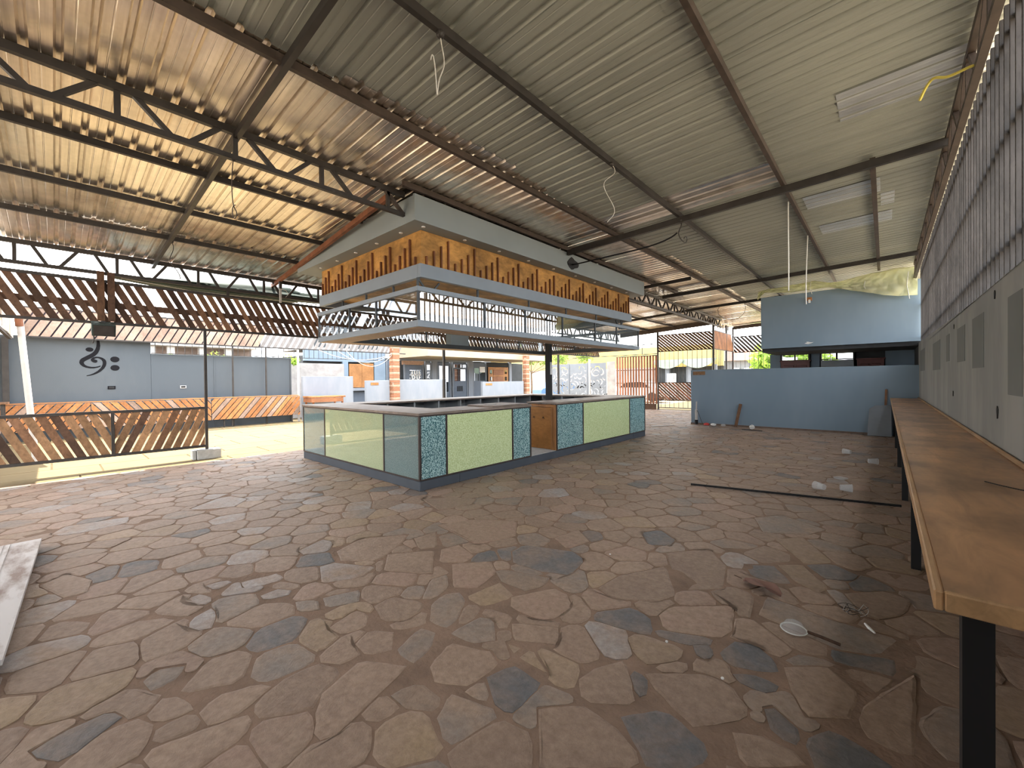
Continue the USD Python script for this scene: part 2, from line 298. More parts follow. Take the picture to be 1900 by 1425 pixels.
TRACED = 'd -0.94,1.78 -0.80,1.95 -0.69,1.93 -0.57,1.88 -0.55,1.81 -0.58,1.74 -0.73,1.61|b -0.98,2.13 -0.72,2.34 -0.60,2.34 -0.49,2.22 -0.49,2.15 -0.65,1.94 -0.88,2.05|b -1.22,1.86 -1.19,2.01 -1.10,2.16 -0.91,1.89 -1.10,1.75 -1.15,1.76|o -1.19,2.36 -1.17,2.44 -0.90,2.48 -0.86,2.37 -0.99,2.20 -1.09,2.24|d -0.72,2.58 -0.69,2.75 -0.57,2.80 -0.46,2.71 -0.43,2.61 -0.52,2.55 -0.66,2.50|d -0.86,2.55 -0.78,2.61 -0.74,2.54 -0.75,2.46 -0.82,2.47|d -0.62,2.44 -0.54,2.50 -0.42,2.51 -0.40,2.47 -0.45,2.40 -0.56,2.38|d -0.44,2.28 -0.41,2.32 -0.30,2.25 -0.27,2.16 -0.30,2.12 -0.39,2.16|g -0.65,3.48 -0.22,3.41 0.07,3.43 -0.02,3.14 -0.18,3.06 -0.64,3.16|p -1.14,2.72 -1.12,2.88 -0.79,3.18 -0.72,2.83 -0.76,2.72 -1.05,2.58|b -1.64,2.77 -1.61,3.05 -1.39,3.47 -1.15,3.05 -1.22,2.87 -1.48,2.71|b -1.50,3.74 -1.22,4.08 -1.00,3.80 -0.91,3.39 -1.17,3.12|b -0.23,3.89 -0.00,4.13 0.14,4.07 0.09,3.79 -0.03,3.61 -0.11,3.61|o -0.70,4.12 -0.53,4.27 -0.32,3.91 -0.37,3.77 -0.53,3.87|d -0.91,3.94 -0.71,4.08 -0.54,3.82 -0.62,3.74 -0.81,3.74|d -0.50,4.27 -0.34,4.43 -0.16,4.30 -0.20,4.16 -0.36,4.07|b -0.42,2.68 -0.24,2.84 -0.10,2.70 -0.12,2.47 -0.28,2.35 -0.36,2.50|b 0.12,3.08 0.09,2.38 0.02,2.36 -0.08,2.39 -0.11,2.50 -0.10,2.58|g -1.11,5.34 -0.89,5.64 -0.46,5.39 -0.59,5.10 -0.94,4.89|d -1.89,4.08 -1.77,4.28 -1.55,4.11 -1.53,3.93 -1.70,3.83|o -0.81,4.75 -0.62,4.99 -0.33,4.47 -0.51,4.28|b -1.26,1.56 -1.11,1.72 -0.92,1.71 -0.77,1.64 -0.76,1.59 -1.06,1.32|b -0.52,2.03 -0.43,2.09 -0.29,2.10 -0.24,2.05 -0.44,1.87|p -3.69,2.83 -3.53,3.20 -3.11,3.51 -2.82,3.15 -2.96,2.74 -3.25,2.79|d -2.59,2.85 -2.61,3.04 -2.16,3.22 -1.98,3.13 -1.92,2.80 -2.14,2.71 -2.43,2.68|g -2.43,2.46 -2.39,2.53 -2.01,2.66 -1.97,2.52 -2.03,2.38 -2.26,2.36|p -2.81,2.31 -2.59,2.57 -2.40,2.44 -2.34,2.16 -2.49,2.05|p -2.05,2.24 -1.89,2.55 -1.76,2.54 -1.64,2.41 -1.65,2.20 -1.75,2.14 -1.96,2.13|b -3.42,2.05 -3.17,2.39 -2.79,2.08 -3.15,1.85|g -2.41,1.78 -2.47,1.92 -2.41,2.04 -2.26,1.98 -2.11,1.76 -2.10,1.67 -2.25,1.64|b -2.71,1.51 -2.73,1.66 -2.50,1.77 -2.40,1.71 -2.39,1.55 -2.49,1.45|b -2.41,1.21 -2.47,1.34 -2.33,1.44 -2.17,1.33 -2.25,1.20|g -2.17,1.35 -2.25,1.57 -2.13,1.62 -2.01,1.49 -1.98,1.34 -2.10,1.33|g -2.05,1.66 -2.04,1.90 -1.95,1.95 -1.78,1.80 -1.87,1.68|b -2.70,1.18 -2.76,1.40 -2.64,1.43 -2.52,1.34 -2.56,1.20|b -2.15,0.90 -2.24,1.16 -1.99,1.31 -1.85,0.83 -1.89,0.76 -2.04,0.82|b -1.90,1.39 -1.98,1.60 -1.73,1.71 -1.61,1.66 -1.62,1.44 -1.77,1.33|d -1.60,1.54 -1.56,1.71 -1.34,1.70 -1.33,1.43 -1.44,1.44|o -1.72,1.83 -1.54,1.88 -1.35,1.78 -1.62,1.76|b -3.85,1.77 -3.98,2.08 -3.71,2.47 -3.53,2.25 -3.38,1.93 -3.61,1.70|b -3.57,2.44 -3.54,2.70 -3.21,2.45 -3.30,2.31|p -3.14,2.45 -3.09,2.63 -2.79,2.55 -2.75,2.41 -2.93,2.26|g -3.20,1.16 -3.10,1.28 -2.95,1.23 -3.04,1.12|g -3.10,1.32 -3.00,1.56 -2.85,1.47 -2.95,1.27|g -2.53,1.79 -2.72,2.01 -2.69,2.16 -2.51,2.02 -2.46,1.85|o -2.27,2.35 -2.05,2.27 -2.07,2.24 -2.05,2.21 -2.12,2.01 -2.31,2.02|b -1.83,2.00 -1.57,2.16 -1.47,2.02 -1.70,1.87|l -3.65,1.53 -3.63,1.65 -3.27,1.85 -3.19,1.68 -3.34,1.41|b -4.67,3.32 -4.41,3.68 -4.10,3.80 -3.97,3.59 -4.11,3.18|l -4.14,1.53 -4.25,1.82 -4.11,1.86 -3.91,1.72 -4.01,1.54|l -6.29,2.11 -6.40,2.38 -6.08,2.57 -5.94,2.26 -6.07,2.09|p -2.48,3.36 -2.43,3.72 -2.17,3.52 -2.23,3.23|g -1.88,1.13 -1.84,1.28 -1.65,1.29 -1.61,1.22 -1.75,1.13|l -6.61,1.15 -7.03,1.64 -6.55,1.78 -6.27,1.55 -6.46,1.23|l -6.64,-0.04 -6.89,0.07 -6.80,0.59 -6.52,0.55 -6.46,0.20 -6.51,0.04|l -3.85,0.99 -3.79,1.24 -3.64,1.24 -3.67,1.02 -3.73,0.97|l -3.83,0.61 -3.88,0.72 -3.73,0.77 -3.64,0.74 -3.71,0.66|l -3.35,0.56 -3.50,0.60 -3.58,0.73 -3.48,0.74 -3.27,0.68|d -2.78,-0.09 -2.82,0.02 -2.82,0.17 -2.73,0.20 -2.60,0.01 -2.68,-0.06|b -2.65,0.28 -2.74,0.34 -2.68,0.41 -2.52,0.45 -2.52,0.35 -2.60,0.28|g -2.97,0.30 -3.04,0.36 -2.96,0.48 -2.87,0.45 -2.83,0.32|b -2.48,0.45 -2.54,0.54 -2.48,0.71 -2.40,0.75 -2.32,0.57 -2.34,0.46|b -5.01,-0.10 -5.15,0.05 -4.83,0.19 -4.58,0.15 -4.59,0.03|l -4.00,0.78 -3.98,0.92 -3.90,0.94 -3.85,0.82|l -3.49,1.02 -3.50,1.14 -3.40,1.21 -3.33,1.16 -3.40,1.02'
TONE = {'b': 'stone_brown', 'p': 'stone_pink', 'd': 'stone_slate', 'g': 'stone_grey', 'o': 'stone_ochre', 'l': 'stone_pale'}
stones = []
for part in TRACED.split('|'):
    t, *pts = part.split(' ')
    stones.append((t, Polygon([tuple(map(float, q.split(','))) for q in pts]).buffer(0)))
used = unary_union([p.buffer(0.008) for _, p in stones])
hull_near = used.buffer(0.3).buffer(-0.3)
seeds, grid = [], {}
def far_enough(x, y, r):
    k = (int(x / 0.5), int(y / 0.5))
    return all((x - a) ** 2 + (y - b) ** 2 > min(r, q) ** 2 for i in (-1, 0, 1) for j in (-1, 0, 1) for a, b, q in grid.get((k[0] + i, k[1] + j), ()))
for _ in range(60000):
    x, y = RNG.uniform(FX0, FX1), RNG.uniform(FY0, FY1); r = 0.22 + 0.26 * RNG.random() ** 2
    if far_enough(x, y, r): grid.setdefault((int(x / 0.5), int(y / 0.5)), []).append((x, y, r)); seeds.append((x, y))
cells = shapely.voronoi_polygons(MultiPoint(seeds), extend_to=sbox(FX0, FY0, FX1, FY1))
area = sbox(FX0, FY0, FX1, FY1).difference(sbox(-9.1, 3.6, -5.05, 11.05))
for c in cells.geoms:
    c = c.intersection(area).buffer(-0.004 - 0.009 * RNG.random() ** 2)
    if c.is_empty or c.area < 0.008: continue
    if c.intersects(used): c = c.difference(used)
    parts = []
    for g in getattr(c, 'geoms', [c]):
        if g.geom_type == 'Polygon' and g.interiors:
            h = Polygon(g.interiors[0]).centroid; g = g.difference(sbox(h.x - 5, h.y - 0.008, h.x + 5, h.y + 0.008))
        parts += list(getattr(g, 'geoms', [g]))
    for g in parts:
        if g.geom_type != 'Polygon' or g.area < 0.012: continue
        g = g.buffer(-0.03).buffer(0.03, 2)
        if g.is_empty: continue
        g = max(getattr(g, 'geoms', [g]), key=lambda q: q.area)
        if g.area < 0.012: continue
        d = math.hypot(g.centroid.x, g.centroid.y)
        u = RNG.random()
        t = 'b' if u < 0.52 else 'p' if u < 0.68 else 'g' if u < 0.86 else 'o' if u < 0.92 else 'd' if u < 0.97 else 'l'
        if t == 'b' and g.centroid.x < -3.5 and RNG.random() < 0.12: t = 'l'
        stones.append((t, g))
def seen(p):
    x, y = p.centroid.x, p.centroid.y; d = fw[0] * x + fw[1] * y + fw[2] * -1.6
    if d < 0.6: return 0
    X, Y = (x * r2[0] + y * r2[1] - 1.6 * r2[2]) / d * F_PX, (x * u2[0] + y * u2[1] - 1.6 * u2[2]) / d * F_PX
    return 0 if abs(X) > 1000 or Y < -760 else p.area / d ** 3
stones.sort(key=lambda s: -seen(s[1]))
def slab_mesh(p, top, ch=0.014, rough=0.006):
    if p.area < 0.8 * p.convex_hull.area:
        m = trimesh.creation.extrude_polygon(p, top + 0.03, engine='earcut'); return np.array(m.vertices) - [0, 0, 0.03], np.array(m.faces)
    p = Polygon(p.exterior).buffer(-0.006).buffer(0.006)
    if p.geom_type != 'Polygon': p = max(p.geoms, key=lambda g: g.area)
    n = int(np.clip(p.length / 0.06, 9, 26)); ex = p.exterior
    o = np.array([ex.interpolate(i / n, normalized=True).coords[0] for i in range(n)])
    if p.exterior.is_ccw is False: o = o[::-1]
    o += (meshkit.noise(np.c_[o * 9, np.zeros(n)])[:, None] - 0.5) * rough * 2 * np.c_[np.cos(np.arange(n) * 2.4), np.sin(np.arange(n) * 2.4)]
    e = np.roll(o, -1, 0) - np.roll(o, 1, 0); nn = np.c_[-e[:, 1], e[:, 0]]; nn /= np.linalg.norm(nn, axis=1, keepdims=True) + 1e-9
    i = o + nn * ch
    if not Polygon(i).is_valid: i = o + (o.mean(0) - o) * 0.06
    tri_v, tri_f = trimesh.creation.triangulate_polygon(Polygon(i), engine='earcut') if Polygon(i).is_valid else (i, np.array([(0, k, k + 1) for k in range(1, n - 1)]))
    if len(tri_v) != n: tri_v, tri_f = i, np.array([(0, k, k + 1) for k in range(1, n - 1)])
    tri_v = np.asarray(tri_v)[:, :2]
    tl = RNG.normal(0, 0.004, 2); c = o.mean(0)
    z = lambda q, h: h + (q - c) @ tl
    v = np.vstack([np.c_[o, np.full(n, -0.03)], np.c_[o, z(o, top - 0.003)], np.c_[tri_v, z(tri_v, top)]])
    a = np.arange(n); b = (a + 1) % n
    f = np.vstack([np.c_[a, b, n + b], np.c_[a, n + b, n + a]])
    # the triangulation keeps the ring's points but may reorder them
    order = [int(np.argmin(((tri_v - q) ** 2).sum(1))) for q in i]
    oa = np.array(order) + 2 * n; ob = np.roll(oa, -1)
    f = np.vstack([f, np.c_[n + a, n + b, ob], np.c_[n + a, ob, oa]])
    tf = np.asarray(tri_f, int)
    if len(tf):
        q = tri_v[tf]; s = np.cross(q[:, 1] - q[:, 0], q[:, 2] - q[:, 0]); tf = np.where((s < 0)[:, None], tf[:, ::-1], tf)
        f = np.vstack([f, tf + 2 * n])
    return v, f
rest = {}
for k, (t, p) in enumerate(stones):
    top = 0.002 + 0.005 * RNG.random()
    v, f = slab_mesh(p, top)
    if k < 298: MB().add(v, f).build('flagstone', L[TONE[t]], floor)
    else: rest.setdefault(t, MB()).add(v, f)
for t, m in rest.items(): m.build('small_flagstones', L[TONE[t]], floor, kind='stuff')

yard = struct('courtyard_paving')
B((-30, -8, -0.3), (-10.35, 26, -0.012)).build('slab_bed', L['slab_joint'], yard)
B((-10.35, 21.0, -0.3), (8, 30, -0.012)).build('apron', L['slab_joint'], yard)
yx = [-10.36, -10.82, -11.75, -12.7, -13.65, -14.6, -15.55, -16.5, -17.45, -18.3]
for i in range(len(yx) - 1):
    y = -4.2 + 0.62 * (i % 2)
    while y < 22:
        l = (1.35 if i else 2.2) + 0.06 * RNG.random()
        MB().rbox((yx[i + 1] + 0.012, y, -0.05), (yx[i] - 0.012, y + l - 0.022, 0.0), 0.006).build('paving_slab', L['slab'], yard)
        y += l

# ------------------------------------------------------------------ walls
wr = struct('wall_right')
XW = 0.65
B((XW, -5, -0.1), (XW + 0.2, 15.2, 2.33)).build('masonry', L['plaster_grey'], wr)
MB().prism(Polygon([(-5, 2.325), (6, 2.325), (15.2, 2.47), (15.2, 2.32), (-5, 2.32)]), 0.2, ((XW, 0, 0), (0, 1, 0), (0, 0, 1), (1, 0, 0))).build('coping', L['plaster_grey'], wr)
for y0, y1, z0, z1 in ((4.13, 4.55, 1.46, 2.15), (5.52, 6.17, 1.67, 2.16), (6.69, 7.34, 1.76, 2.16), (8.16, 8.56, 1.80, 2.17), (9.45, 10.8, 1.70, 2.18), (12.9, 14.5, 1.72, 2.22)):
    B((XW - 0.003, y0, z0), (XW + 0.01, y1, z1)).build('faded_paint_patch', L['plaster_patch'], wr)
for y, z, r in ((4.92, 1.31, 0.05), (7.75, 1.37, 0.035), (5.02, 2.24, 0.035), (7.65, 2.22, 0.03)):
    q = [(y + r * 0.55 * math.cos(a) * (1 + 0.25 * math.sin(3 * a)), z + r * math.sin(a)) for a in np.arange(12) * math.pi / 6]
    MB().prism(Polygon(q), 0.008, ((XW - 0.006, 0, 0), (0, 1, 0), (0, 0, 1), (1, 0, 0))).build('cable_hole', L['black'], wr)
B((XW - 0.02, -5, 0), (XW + 0.01, 15, 0.10)).build('skirting', L['skirting'], wr)

wb = struct('wall_far')
R((-5.08, 15.03, -0.05), (XW + 0.1, 15.20, 1.89), 0.01).build('low_partition', L['plaster_blue'], wb)
B((-5.09, 15.015, 0), (-0.35, 15.06, 0.055)).build('skirting', L['skirting'], wb)
wu = struct('wall_far_upper')
B((-2.92, 15.05, 2.51), (0.72, 15.2, 4.12)).build('raised_front', L['plaster_blue'], wu)
B((-2.92, 15.2, 2.51), (-2.80, 17.6, 4.12)).build('raised_side', L['plaster_blue'], wu)
B((-2.92, 15.2, 2.40), (0.9, 17.6, 2.51)).build('slab_underside', L['interior_dark'], wu)
wd = struct('wall_far_back')
for x0, x1, z0, z1 in ((-3.11, -2.79, 0, 2.42), (-1.91, -1.64, 0, 2.42), (0.0, 0.9, 0, 2.42), (-0.76, -0.70, 0, 2.42)):
    B((x0, 17.5, z0), (x1, 17.65, z1)).build('pier', L['plaster_blue'], wd)
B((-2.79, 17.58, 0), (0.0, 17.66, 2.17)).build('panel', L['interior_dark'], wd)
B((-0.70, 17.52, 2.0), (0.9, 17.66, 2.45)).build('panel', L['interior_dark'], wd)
for a, b in ((-1.96, -1.90), (-2.80, -2.74), (-1.66, -1.60), (-0.78, -0.70)): B((a, 17.5, 0), (b, 17.6, 2.44)).build('jamb', L['interior_dark'], wd)
B((0.66, 15.2, 0), (0.8, 17.6, 2.4)).build('side_wall', L['interior_dark'], wd)
for nm, x0, x1, md in (('door_1', -2.77, -1.93, 'door_red'), ('door_2', -0.68, -0.02, 'door_red')):
    d = struct(nm)
    R((x0, 17.42, 0), (x1, 17.48, 2.15)).build('door_leaf', L[md], d)
    for a, b in ((x0 + 0.08, (x0 + x1) / 2 - 0.03), ((x0 + x1) / 2 + 0.03, x1 - 0.08)):
        for z0, z1 in ((0.15, 1.0), (1.1, 2.02)): R((a, 17.40, z0), (b, 17.44, z1), 0.012).build('door_panel', L[md], d)
    B((x0 - 0.03, 17.40, 2.15), (x1 + 0.03, 17.5, 2.19)).build('door_head', L['door_red'], d)
for nm, x0, x1 in (('window_1', -2.75, -1.95), ('window_2', -1.62, -0.76)):
    w = struct(nm)
    B((x0, 17.44, 2.19), (x1, 17.45, 2.40)).build('window_pane', L['glass_mirror'], w)
    for a in (x0, (x0 + x1) / 2, x1): B((a - 0.02, 17.42, 2.18), (a + 0.02, 17.48, 2.41)).build('window_bar', L['steel_dark'], w)
    for z in (2.19, 2.40): B((x0, 17.42, z - 0.015), (x1, 17.48, z + 0.015)).build('window_rail', L['steel_dark'], w)
B((-1.62, 17.47, 0), (-0.76, 17.50, 2.15)).build('wall_far_infill', L['bar_shelf'], kind='structure')


# ------------------------------------------------------------------ roof: sheets, purlins, rafters, trusses
def roofz(x): return 4.32 + (0.057 if x < -5.25 else 0.03) * (x + 5.25)
B((-5.0, -3.6, -0.05), (XW + 0.2, -3.45, 4.3)).build('wall_behind', L['plaster_grey'], kind='structure')  # unseen wall added behind the camera to darken the near floor
roof = struct('ceiling')
PITCH_R = 0.195
def profile(y0, n):
    pts = []
    for k in range(n):
        a = y0 + k * PITCH_R
        pts += [(a, 0), (a + 0.045, 0), (a + 0.049, 0.003), (a + 0.055, 0.003), (a + 0.059, 0), (a + 0.125, 0), (a + 0.142, 0.03), (a + 0.170, 0.03), (a + 0.187, 0)]
    return np.array(pts + [(y0 + n * PITCH_R, 0), (y0 + n * PITCH_R + 0.03, 0.0)])
def sheet(x0, x1, y0, n, dz, m, sk):
    P = profile(y0, n); xs = np.linspace(x0, x1, 4)
    V = np.array([[(x, y + sk * (x - x0), roofz(x) + 0.085 + dz + z + 0.0008 * math.sin(5 * x + 3 * y0)) for y, z in P] for x in xs])
    MB().sheet(V, 0.0012).build('roof_sheet', m, roof)
rows = [(-10.98, -9.1), (-9.3, -6.4), (-6.6, -3.74), (-3.92, -1.0), (-1.2, 0.95)]
for ri, (x0, x1) in enumerate(rows):
    y, k = -3.6, 0
    end = 20.6 if ri < 2 else 24.2
    while y < end:
        u = RNG.random()
        if ri == 0: m = 'roof_tan' if u < 0.7 else 'roof_zinc'
        elif ri == 1: m = 'roof_tan' if u < 0.55 else 'roof_zinc'
        elif ri == 2: m = 'roof_tan' if y < 3.4 or u < 0.4 else 'roof_zinc'  # tan sheets placed where the paving reflection shows
        elif ri == 3: m = 'roof_olive' if u < 0.75 or y < 3 else 'roof_zinc'
        else: m = 'roof_olive'
        sheet(x0 + (0.05 * RNG.normal() if ri else 0), x1 + 0.05 * RNG.normal(), y, 4, 0.004 * ((k % 2) + 2 * (ri % 2)) , L[m], 0)
        y += 4 * PITCH_R; k += 1
for y0, x0, x1 in ((5.52, -0.38, 0.9), (8.25, -1.0, -0.05), (9.0, -0.05, 0.12), (10.0, -0.95, 0.1)):
    sheet(x0, x1, y0, 3, -0.006, L['roof_bright'], 0)

def steel_beam(name, a, b, w, h, m, label, group=None, cat='roof beam'):
    setd(MB().beam(a, b, w, h).build(name, L[m]), label, cat, group)
PUR = [(-1.12, 'steel_brown', 'brown roof purlin nearest the slatted right wall, running the hall length'),
       (-2.65, 'steel_dark', 'dark roof purlin with pale wires dangling from it, above the hall middle'),
       (-3.88, 'steel_brown', 'brown roof purlin between the bar canopy and the dark wired purlin'),
       (-6.5, 'steel_dark', 'dark roof purlin next to the deep truss left of the bar canopy'),
       (-7.85, 'steel_dark', 'dark roof purlin above the left part of the bar canopy, second from the deep truss'),
       (-9.2, 'steel_dark', 'dark roof purlin next to the outer edge truss over the slatted screen')]
for x, m, lab in PUR:
    z = roofz(x) + 0.038
    a = (x, -5, z); ends = [(-5, 23.9 if x > -6 else 20.8)]
    if x > -6: mb = MB().beam((x, -5, z), (x, 23.9, z), 0.048, 0.08)
    else: mb = MB().beam((x, -5, z), (x, 20.8, z), 0.045, 0.075)
    setd(mb.build('roof_purlin', L[m]), lab, 'purlin')
steel_beam('roof_purlin', (-4.98, 3.3, roofz(-4.98) + 0.035), (-4.98, 14.0, roofz(-4.98) + 0.035), 0.05, 0.08, 'steel_brown', 'thin roof purlin resting along the top edge of the grey bar canopy', cat='purlin')
def rafter(name, y, x0, x1, w, h, m, label, drop=0.06, cat='rafter'):
    xs = [x for x in (x0, -5.25, x1) if x0 <= x <= x1]; mb = MB()
    for a, b in zip(xs[:-1], xs[1:]): mb.beam((a, y, roofz(a) - drop), (b, y, roofz(b) - drop), w, h)
    setd(mb.build(name, L[m]), label, cat)
rafter('roof_rafter', 1.38, -11.0, 0.6, 0.05, 0.075, 'steel_dark', 'dark cross rafter running above the camera and through the deep truss', 0.015)
setd(MB().beam((-5.3, 3.28, roofz(-5.3) - 0.04), (-11.0, 3.58, roofz(-11.0) - 0.04), 0.055, 0.085).build('roof_rafter', L['steel_rust']), 'rust-red rafter sloping down past the near left corner of the bar canopy', 'rafter')
rafter('roof_rafter', 7.32, -4.98, 0.62, 0.06, 0.10, 'steel_dark', 'dark cross rafter from the hole in the bar canopy to the right wall truss', 0.05)
rafter('roof_rafter', 13.4, -5.4, 0.62, 0.06, 0.10, 'steel_dark', 'dark cross rafter just in front of the lime tarpaulin', 0.05)
rafter('roof_rafter', 11.6, -5.8, -3.9, 0.05, 0.08, 'steel_dark', 'short dark rafter behind the far right corner of the bar canopy', 0.05)
rafter('roof_rafter', 16.6, -10.8, -2.6, 0.06, 0.09, 'steel_dark', 'dark cross rafter far behind the bar canopy, first before the far screens', 0.05)
rafter('roof_rafter', 20.9, -10.8, -6.0, 0.08, 0.22, 'steel_brown', 'deep brown edge beam over the brown slat gate and the far diagonal screen', 0.02, 'edge beam')
rafter('roof_rafter', 24.3, -6.0, -2.6, 0.08, 0.16, 'steel_brown', 'deep brown edge beam beside the grey raised box at the back', 0.02, 'edge beam')
setd(MB().beam((-0.12, 7.35, roofz(0) + 0.0), (-0.12, 14.9, roofz(0) + 0.0), 0.06, 0.08).build('roof_purlin', L['steel_brown']), 'short brown purlin ending above the tarpaulin near the slatted right wall', 'purlin')
def truss(label, x, y0, y1, zt, zb, bay, webs, first, c=0.055, w=0.045, m='steel_dark'):
    t = thing('roof_truss', label, 'roof truss')
    MB().beam((x, y0, zt), (x, y1, zt), c, c + 0.02).build('top_chord', L[m], t)
    MB().beam((x, y0, zb), (x, y1, zb), c, c).build('bottom_chord', L[m], t)
    y = first - bay * math.floor((first - y0) / bay)
    while y < y1:
        MB().beam((x, y, zb), (x, y, zt), w, w, (0, 1, 0)).build('upright', L[m], t)
        for a, b in webs:
            ya, yb = y + abs(a), y + abs(b)
            if yb < y1 and ya > y0:
                MB().beam((x, ya, zt if a >= 0 else zb), (x, yb, zb if a >= 0 else zt), w, w, (1, 0, 0)).build('diagonal', L[m], t)
        y += bay
    return t
tm = truss('deep dark steel truss ending at the near corner of the bar canopy', -5.27, -5, 3.5, roofz(-5.25) + 0.03, 4.06, 0.935, ((0.10, 0.40), (-0.53, -0.82)), 0.43)
MB().beam((-5.27, 3.2, roofz(-5.25)), (-5.27, 3.48, 4.07), 0.045, 0.045, (1, 0, 0)).build('end_strut', L['steel_brown'], tm)
truss('long outer edge truss above the leaning slats of the left screen', -10.83, -5, 20.8, roofz(-10.83) + 0.03, 3.68, 1.25, ((0.18, 0.37), (-0.51, -0.75), (0.94, 1.13)), 0.84)
truss('steel truss running along the slatted right wall under the roof edge', 0.58, -5, 15.0, roofz(0.58) + 0.02, 4.15, 1.1, ((0.1, 0.5), (-0.6, -1.0)), 0.2, m='steel_brown')
truss('steel truss behind the bar canopy reaching the far corner posts', -5.7, 11.2, 21.0, roofz(-5.7) + 0.03, 4.0, 1.6, ((0.1, 0.45), (-0.5, -0.8), (0.85, 1.15), (-1.2, -1.5)), 12.0)

# ------------------------------------------------------------------ the bar
bar = thing('bar_counter', 'long island bar with green and teal glass panels on a grey plinth', 'bar counter')
BX0, BX1, BY0, BY1, BZ = -9.15, -5.0, 3.53, 11.1, 1.137
for lo, hi in (((BX0, BY0, 0), (BX1, BY0 + 0.75, 0.15)), ((BX0, BY1 - 0.75, 0), (BX1, BY1, 0.15)), ((BX0, BY0 + 0.75, 0), (BX0 + 0.75, BY1 - 0.75, 0.15)), ((BX1 - 0.75, BY0 + 0.75, 0), (BX1, BY1 - 0.75, 0.15))):
    R(lo, hi, 0.012).build('plinth', L['plinth_paint'], bar)
B((BX1 - 0.75, 6.07, 0.15), (BX1 - 0.005, 6.88, 0.158)).build('threshold', L['concrete'], bar)
for lo, hi in (((BX0 - 0.02, BY0 - 0.02, BZ - 0.035), (BX1 + 0.02, 4.34, BZ)), ((BX1 - 0.78, 4.345, BZ - 0.035), (BX1 + 0.02, 6.07, BZ)), ((BX1 - 0.78, 6.87, BZ - 0.035), (BX1 + 0.02, 10.3, BZ)),
               ((BX0 - 0.02, 4.345, BZ - 0.035), (BX0 + 0.76, 10.3, BZ)), ((BX0 - 0.02, 10.305, BZ - 0.035), (BX1 + 0.02, BY1 + 0.02, BZ))):
    R(lo, hi, 0.004).build('countertop', L['bar_top'], bar)
R((BX1 - 0.72, 5.1, BZ + 0.001), (BX1 - 0.03, 6.02, BZ + 0.026), 0.004).build('hinged_flap', L['bar_top'], bar, label='flap of the countertop folded back open')
R((BX1 - 0.45, 5.3, BZ + 0.027), (BX1 - 0.28, 5.42, BZ + 0.04), 0.003).build('flap_hinge', L['pipe_white'], bar)
def panel_row(face, spans, mats):
    for (a, b), m in zip(spans, mats):
        if face == 'x': B((BX1 - 0.022, a, 0.165), (BX1 - 0.006, b, BZ - 0.055)).build('glass_panel', L[m], bar)
        else: B((a, BY0 + 0.006, 0.165), (b, BY0 + 0.022, BZ - 0.055)).build('glass_panel', L[m], bar)
front = [(3.56, 4.02), (4.045, 5.53), (5.565, 6.04), (6.93, 7.885), (7.915, 10.14), (10.175, 11.07)]
panel_row('x', front, ['glass_teal', 'glass_green', 'glass_teal', 'glass_teal', 'glass_green', 'glass_teal'])
side = [(-9.12, -8.14), (-8.11, -5.985), (-5.955, -5.03)]
panel_row('y', side, ['glass_teal_plain', 'glass_green_plain', 'glass_teal_plain'])
for y in (3.545, 4.032, 5.548, 6.055, 6.905, 7.9, 10.157, 11.085): B((BX1 - 0.03, y - 0.016, 0.15), (BX1 + 0.002, y + 0.016, BZ - 0.035)).build('frame_upright', L['bar_frame'], bar)
for x in (-9.135, -8.125, -5.97): B((x - 0.016, BY0 - 0.002, 0.15), (x + 0.016, BY0 + 0.03, BZ - 0.035)).build('frame_upright', L['bar_frame'], bar)
for a, b in ((3.53, 6.07), (6.89, 11.1)):
    for z in (0.15, BZ - 0.055): B((BX1 - 0.03, a, z), (BX1 + 0.003, b, z + 0.02)).build('frame_rail', L['bar_frame'], bar)
for z in (0.15, BZ - 0.055): B((BX0, BY0 - 0.003, z), (BX1, BY0 + 0.03, z + 0.02)).build('frame_rail', L['bar_frame'], bar)
for lo, hi in (((BX1 - 0.06, 3.56, 0.15), (BX1 - 0.024, 6.05, BZ - 0.04)), ((BX1 - 0.06, 6.9, 0.15), (BX1 - 0.024, 11.07, BZ - 0.04)), ((BX0 + 0.03, BY0 + 0.024, 0.15), (BX1 - 0.03, BY0 + 0.06, BZ - 0.04)),
               ((BX0, 3.56, 0.15), (BX0 + 0.03, 11.07, BZ - 0.04)), ((BX0 + 0.03, BY1 - 0.05, 0.15), (BX1 - 0.03, BY1 - 0.01, BZ - 0.04))):
    B(lo, hi).build('backing_board', L['bar_shelf'], bar)
for k in range(9):
    y = 4.4 + k * 0.735
    B((BX0 + 0.03, y - 0.02, 0.15), (BX0 + 0.66, y + 0.02, BZ - 0.04)).build('shelf_divider', L['bar_shelf'], bar)
for k in range(4):
    x = -8.1 + k * 0.75
    B((x - 0.02, 10.42, 0.15), (x + 0.02, BY1 - 0.05, BZ - 0.04)).build('shelf_divider', L['bar_shelf'], bar)
for z in (0.45, 0.78):
    B((BX0 + 0.03, 4.3, z), (BX0 + 0.64, 11.0, z + 0.025)).build('shelf', L['bar_shelf'], bar)
    B((BX0 + 0.66, 10.44, z), (BX1 - 0.06, 11.0, z + 0.025)).build('shelf', L['bar_shelf'], bar)
    B((BX1 - 0.66, 6.95, z), (BX1 - 0.06, 10.4, z + 0.025)).build('shelf', L['bar_shelf'], bar)
R((BX1 - 0.70, 6.885, 0.16), (BX1 - 0.09, 6.91, 1.03), 0.004).build('end_panel', L['cabinet_wood'], bar, label='plywood end panel beside the opening')
R((BX1 - 0.085, 6.872, 0.155), (BX1 - 0.012, 6.915, 1.09), 0.006).build('corner_post', L['trim_wood'], bar)
